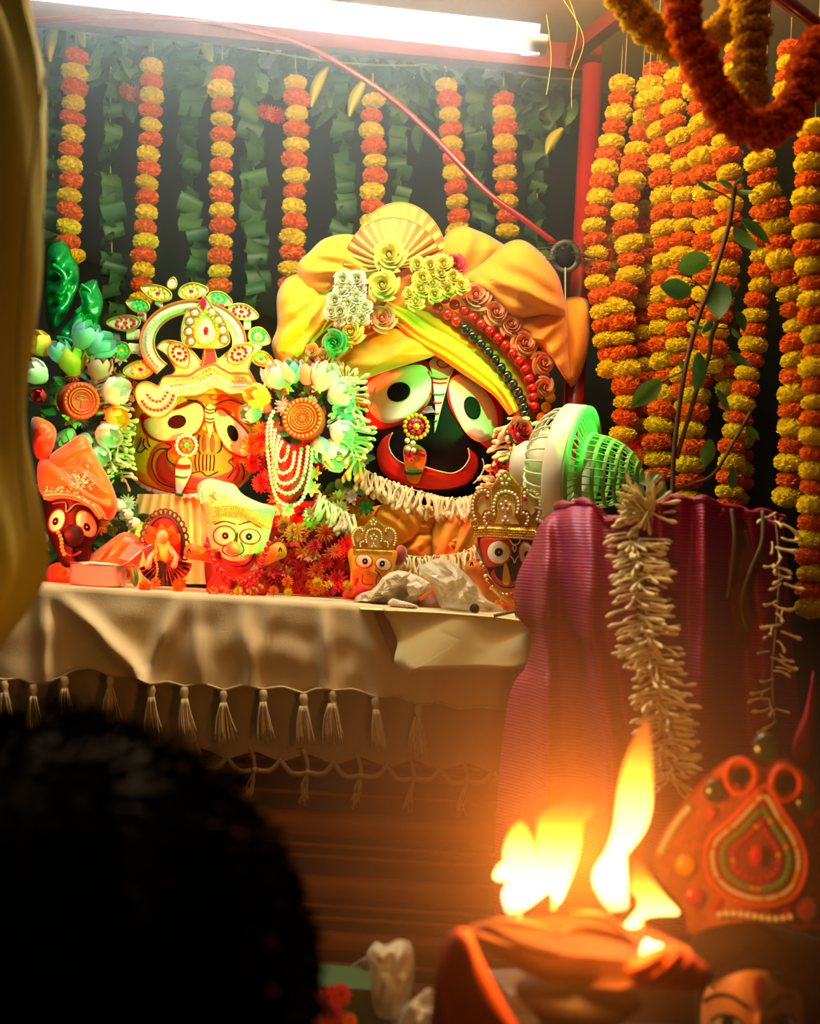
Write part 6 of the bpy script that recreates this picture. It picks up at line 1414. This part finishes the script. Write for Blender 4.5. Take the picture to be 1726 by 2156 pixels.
m_gemD = M('dark_green_stone', (36, 62, 22), .15, coat=1.0)
dc = thing('doll_crown', 'red and gold beaded crown with teardrop centre on the curly haired doll', 'crown', P(1590, 1955, YD - .02))
Yw = lambda x, y: YD - .04 + .05 * ((x - 1590) / 180.0) ** 2
part('plate', plate(zD(crom([(90, 900), (200, 650), (400, 390), (560, 235), (720, 150), (850, 185), (930, 245), (1010, 190), (1100, 180), (1220, 270), (1310, 400), (1420, 600), (1540, 850), (1500, 1200), (1400, 1420), (1180, 1440), (850, 1390), (560, 1420), (360, 1480), (330, 1330), (250, 1200), (130, 1050)], 70, True)), Yw, .012), M('crown_red_gold', (196, 92, 42), .55, .2, var=.2, scale=120, bump=.4, bscale=300), dc, smooth=False)
drp = [(900, 380), (700, 600), (520, 760), (480, 900), (520, 1080), (650, 1200), (850, 1268), (1050, 1250), (1180, 1150), (1232, 950), (1180, 750), (1050, 550), (960, 390)]
part('teardrop_cord', wire(zD(drp + drp[:1]), Yw, 5.5, .008, n=70), m_rope, dc)
part('teardrop_panel', patch(zD([(920, 470), (740, 650), (580, 790), (540, 900), (580, 1060), (690, 1150), (850, 1200), (1040, 1190), (1130, 1110), (1170, 950), (1130, 780), (1030, 600), (960, 480)]), Yw, .003), m_crimson, dc)
for (x, y, r) in ((740, 300, 112), (1080, 355, 108)):
    part('loop_cord', wire(zD(ell(x, y, r, r * 1.15, 0, 16) + [ell(x, y, r, r * 1.15, 0, 16)[0]]), Yw, 5.5, .008, n=40), m_rope, dc)
    part('loop_hollow', patch(zD(ell(x, y, 58, 66)), Yw, .002), m_black, dc)
for k, sc_ in enumerate((.86, .66, .46)):
    pts = [(860 + (x - 860) * sc_, 900 + (y - 900) * sc_) for x, y in drp]
    for (x, y, *_q) in along(zD(pts + pts[:1]), 11 + 2 * k): inst('stone', 'gem', (m_pearl, m_gemG, m_gemR)[k] if random.random() < .8 else m_gemO, dc, P(x, y, Yw(x, y) - .007), Q(D(0, 0, 1), random.random()), m_px(5.2, YD))
inst('centre_stone', 'gem', m_gemR, dc, P(*zD([(860, 900)])[0], YD - .055), Q(D(0, 0, 1)), (m_px(14, YD), m_px(24, YD), m_px(8, YD)))
for (x, y, r, mt) in ((555, 415, 24, m_gemD), (1235, 505, 24, m_gemD), (330, 970, 22, m_beadO), (395, 1205, 20, m_gemR), (940, 90, 30, m_gemD), (1240, 1290, 22, m_crimson)): inst('large_stone', 'bead', mt, dc, P(*zD([(x, y)])[0], Yw(*zD([(x, y)])[0]) - .008), None, (m_px(r, YD), m_px(r * .5, YD), m_px(r, YD)))
for (x, y, *_q) in along(zD([(560, 1340), (700, 1330), (850, 1350), (1000, 1370), (1150, 1350)]), 15): inst('pearl', 'bead', m_pearl, dc, P(x, y, Yw(x, y) - .006), None, m_px(6.5, YD))
for (x, y, *_q) in along(zD([(140, 880), (210, 740), (290, 620), (370, 530)]), 13): inst('pearl', 'bead', m_crownplate, dc, P(x, y, Yw(x, y) - .006), None, m_px(8, YD))
for (x, y) in ((515, 590), (700, 410), (1260, 660), (1100, 470), (560, 1255), (1090, 1310)): part('red_inset', patch(zD([(x, y - 50), (x + 40, y - 20), (x - 5, y + 50), (x - 40, y + 10)]), Yw, .003), m_redp, dc)

# ---- person seen from behind at the lower left: dark haired head
pp = thing('person', 'dark haired person seen from behind at the lower left', 'person', Vector((P(60, 2156, .72).x, .72, 0)))
hc = P(70, 2110, .72); r1 = m_px(525, .72)
mb = MB(); ring = []
prof = [(0.0, 1.0, .02), (0, .94, .34), (0, .80, .60), (0, .55, .83), (0, .2, .97), (0, -.2, .96), (.0, -.55, .82), (.05, -.85, .60), (.1, -1.15, .48), (.1, -1.5, .50), (.08, -1.75, .85), (.05, -1.95, 1.5), (.02, -2.2, 1.9), (0, -2.9, 1.85), (0, -4.0, 1.6), (0, -4.75, 1.7)]
rows = []
for (yo, z, r) in prof: rows.append([Vector((hc.x + r * r1 * (1.0 if z > -1.6 else 1.05) * math.cos(a), hc.y + (yo + r * (1.05 if z > -1.6 else .46) * math.sin(a)) * r1, max(0.02, hc.z + z * r1))) for a in [2 * PI * i / 32 for i in range(32)]])
mb.grid(rows, closed=True); part('body', mb, m_skin, pp)
mb = MB(); rows = []
for (yo, z, r) in prof[:8]: rows.append([Vector((hc.x + (r * 1.05 + .015) * r1 * math.cos(a), hc.y + (yo + (r * 1.05 + .015) * 1.05 * math.sin(a)) * r1, hc.z + (z * 1.05) * r1)) for a in [2 * PI * i / 40 for i in range(40)]])
mb.grid(rows, closed=True)
for i in range(6000):
    u = random.uniform(-.35, 1.0); a = random.uniform(0, 2 * PI); rr = math.sqrt(max(0.0, 1 - u * u))
    n_ = Vector((rr * math.cos(a), rr * math.sin(a), u)); b_ = hc + Vector((n_.x, n_.y * 1.05, n_.z)) * r1 * 1.04
    tdir = Vector((-n_.y * .3 + random.uniform(-.3, .3), n_.x * .3, -.5)); tdir = tdir - n_ * tdir.dot(n_)
    d_ = (n_ * random.uniform(.1, .4) + tdir * random.uniform(.7, 1.3)).normalized(); L = random.uniform(.02, .04); sd = n_.cross(d_).normalized() * .0005
    mb.add([b_ - sd, b_ + sd, b_ + d_ * L * .6 + n_ * .003, b_ + d_ * L - n_ * .004], [(0, 1, 2), (0, 2, 3)])
part('hair', mb, m_hair, pp, smooth=False)
mb = MB(); rows = []
for (yo, z, r) in prof[10:]: rows.append([Vector((hc.x + (r + .04) * r1 * 1.05 * math.cos(a), hc.y + (yo + (r + .04) * .46 * math.sin(a)) * r1, max(.02, hc.z + (z + .03) * r1))) for a in [2 * PI * i / 32 for i in range(32)]])
mb.grid(rows, closed=True); part('shirt', mb, M('mustard_shirt', (190, 164, 40), .85), pp)
# ---- standing person in an olive kurta, cut off by the left edge
op = thing('person', 'standing person in a loose olive kurta cut off by the left edge', 'person', Vector((P(-160, 1200, 1.15).x, 1.15, 0)))
edge = crom([(40, -160), (62, 0), (78, 60), (96, 140), (104, 260), (108, 400), (108, 540), (100, 640), (88, 720), (74, 800), (70, 900), (82, 970), (100, 1050), (116, 1120), (122, 1180), (112, 1225), (80, 1280), (40, 1330), (-10, 1382), (-80, 1440)], 60)
rows = []
for j, (ex, ey) in enumerate(edge):
    row = []; cxp = -190.0
    for i in range(41):
        a = PI * (i / 40) * 2
        rad = ex - cxp; x = cxp + rad * math.cos(a) * (1 if math.cos(a) > 0 else .8)
        f = -.010 - .010 * math.sin(a * 9 + j * .12) - .008 * math.sin(a * 5 - j * .1)
        q = P(ex, ey, 1.15); b0 = P(cxp, ey, 1.15)
        R_ = (q.x - b0.x) * .94 + f * (0 if i in (0, 40) else 1)
        row.append(Vector((b0.x + R_ * math.cos(a), 1.15 - R_ * .75 * math.sin(a), q.z)))
    rows.append(row)
mb = MB(); mb.grid(rows); part('kurta', mb, m_olive, op)
b0 = P(-190, 1200, 1.15); zt_ = P(62, -160, 1.15).z
part('body', MB().lathe([(.06, .0), (.06, .08), (.05, .4), (.05, .8), (.05, 1.0), (.05, 1.35), (.04, zt_ - .03), (.05, zt_ + .02), (.05, zt_ + .08), (.08, zt_ + .12), (.095, zt_ + .2), (.08, zt_ + .28), (.01, zt_ + .32)], Matrix.Translation(Vector((b0.x, 1.15, 0))), 24), m_skin, op)
part('side_seam', wire([(96, 150, 1.09), (70, 330, 1.03), (52, 520, 1.02), (40, 760, 1.02), (44, 980, 1.02), (60, 1120, 1.02)], 1.05, 3.5, n=40), m_olive, op)

# ---- added smoke: tinted volumes for the glow round the tube and the wicks
def haze(name, label, c, rad, dens, col, soft):
    m = bpy.data.materials.new(name); m.use_nodes = True; nt = m.node_tree
    for n in list(nt.nodes): nt.nodes.remove(n)
    out = nt.nodes.new('ShaderNodeOutputMaterial'); vs = nt.nodes.new('ShaderNodeVolumeScatter')
    vs.inputs['Color'].default_value = (*col, 1); vs.inputs['Density'].default_value = dens; vs.inputs['Anisotropy'].default_value = .45
    tc = nt.nodes.new('ShaderNodeTexCoord'); mp = nt.nodes.new('ShaderNodeMapping'); gr = nt.nodes.new('ShaderNodeTexGradient'); mu = nt.nodes.new('ShaderNodeMath')
    mp.inputs['Location'].default_value = (0, 0, -1); mp.inputs['Scale'].default_value = (1 / rad[0], 1 / rad[1], 1 / rad[2]); gr.gradient_type = 'SPHERICAL'; mu.operation = 'MULTIPLY'; mu.inputs[1].default_value = dens
    nt.links.new(tc.outputs['Object'], mp.inputs[0]); nt.links.new(mp.outputs[0], gr.inputs[0]); nt.links.new(gr.outputs['Fac'], mu.inputs[0])
    if soft: nt.links.new(mu.outputs[0], vs.inputs['Density'])
    nt.links.new(vs.outputs[0], out.inputs['Volume'])
    o = solo(name, MB().ball(c, 1.0, 32, 20, rad), m, label, 'haze', Vector(c) - Vector((0, 0, rad[2])))
    return tag(o, kind='stuff')
haze('tube_glow_haze', 'added thin smoke hanging under the canopy around the tube light', P(840, 90, 2.2), (1.05, .64, .56), .135, (.90, 1, .96), False)
haze('flame_glow_haze', 'added thin orange smoke drifting around the burning wicks', P(1210, 1800, 1.06), (.34, .25, .34), 1.3, (1, .55, .24), True)
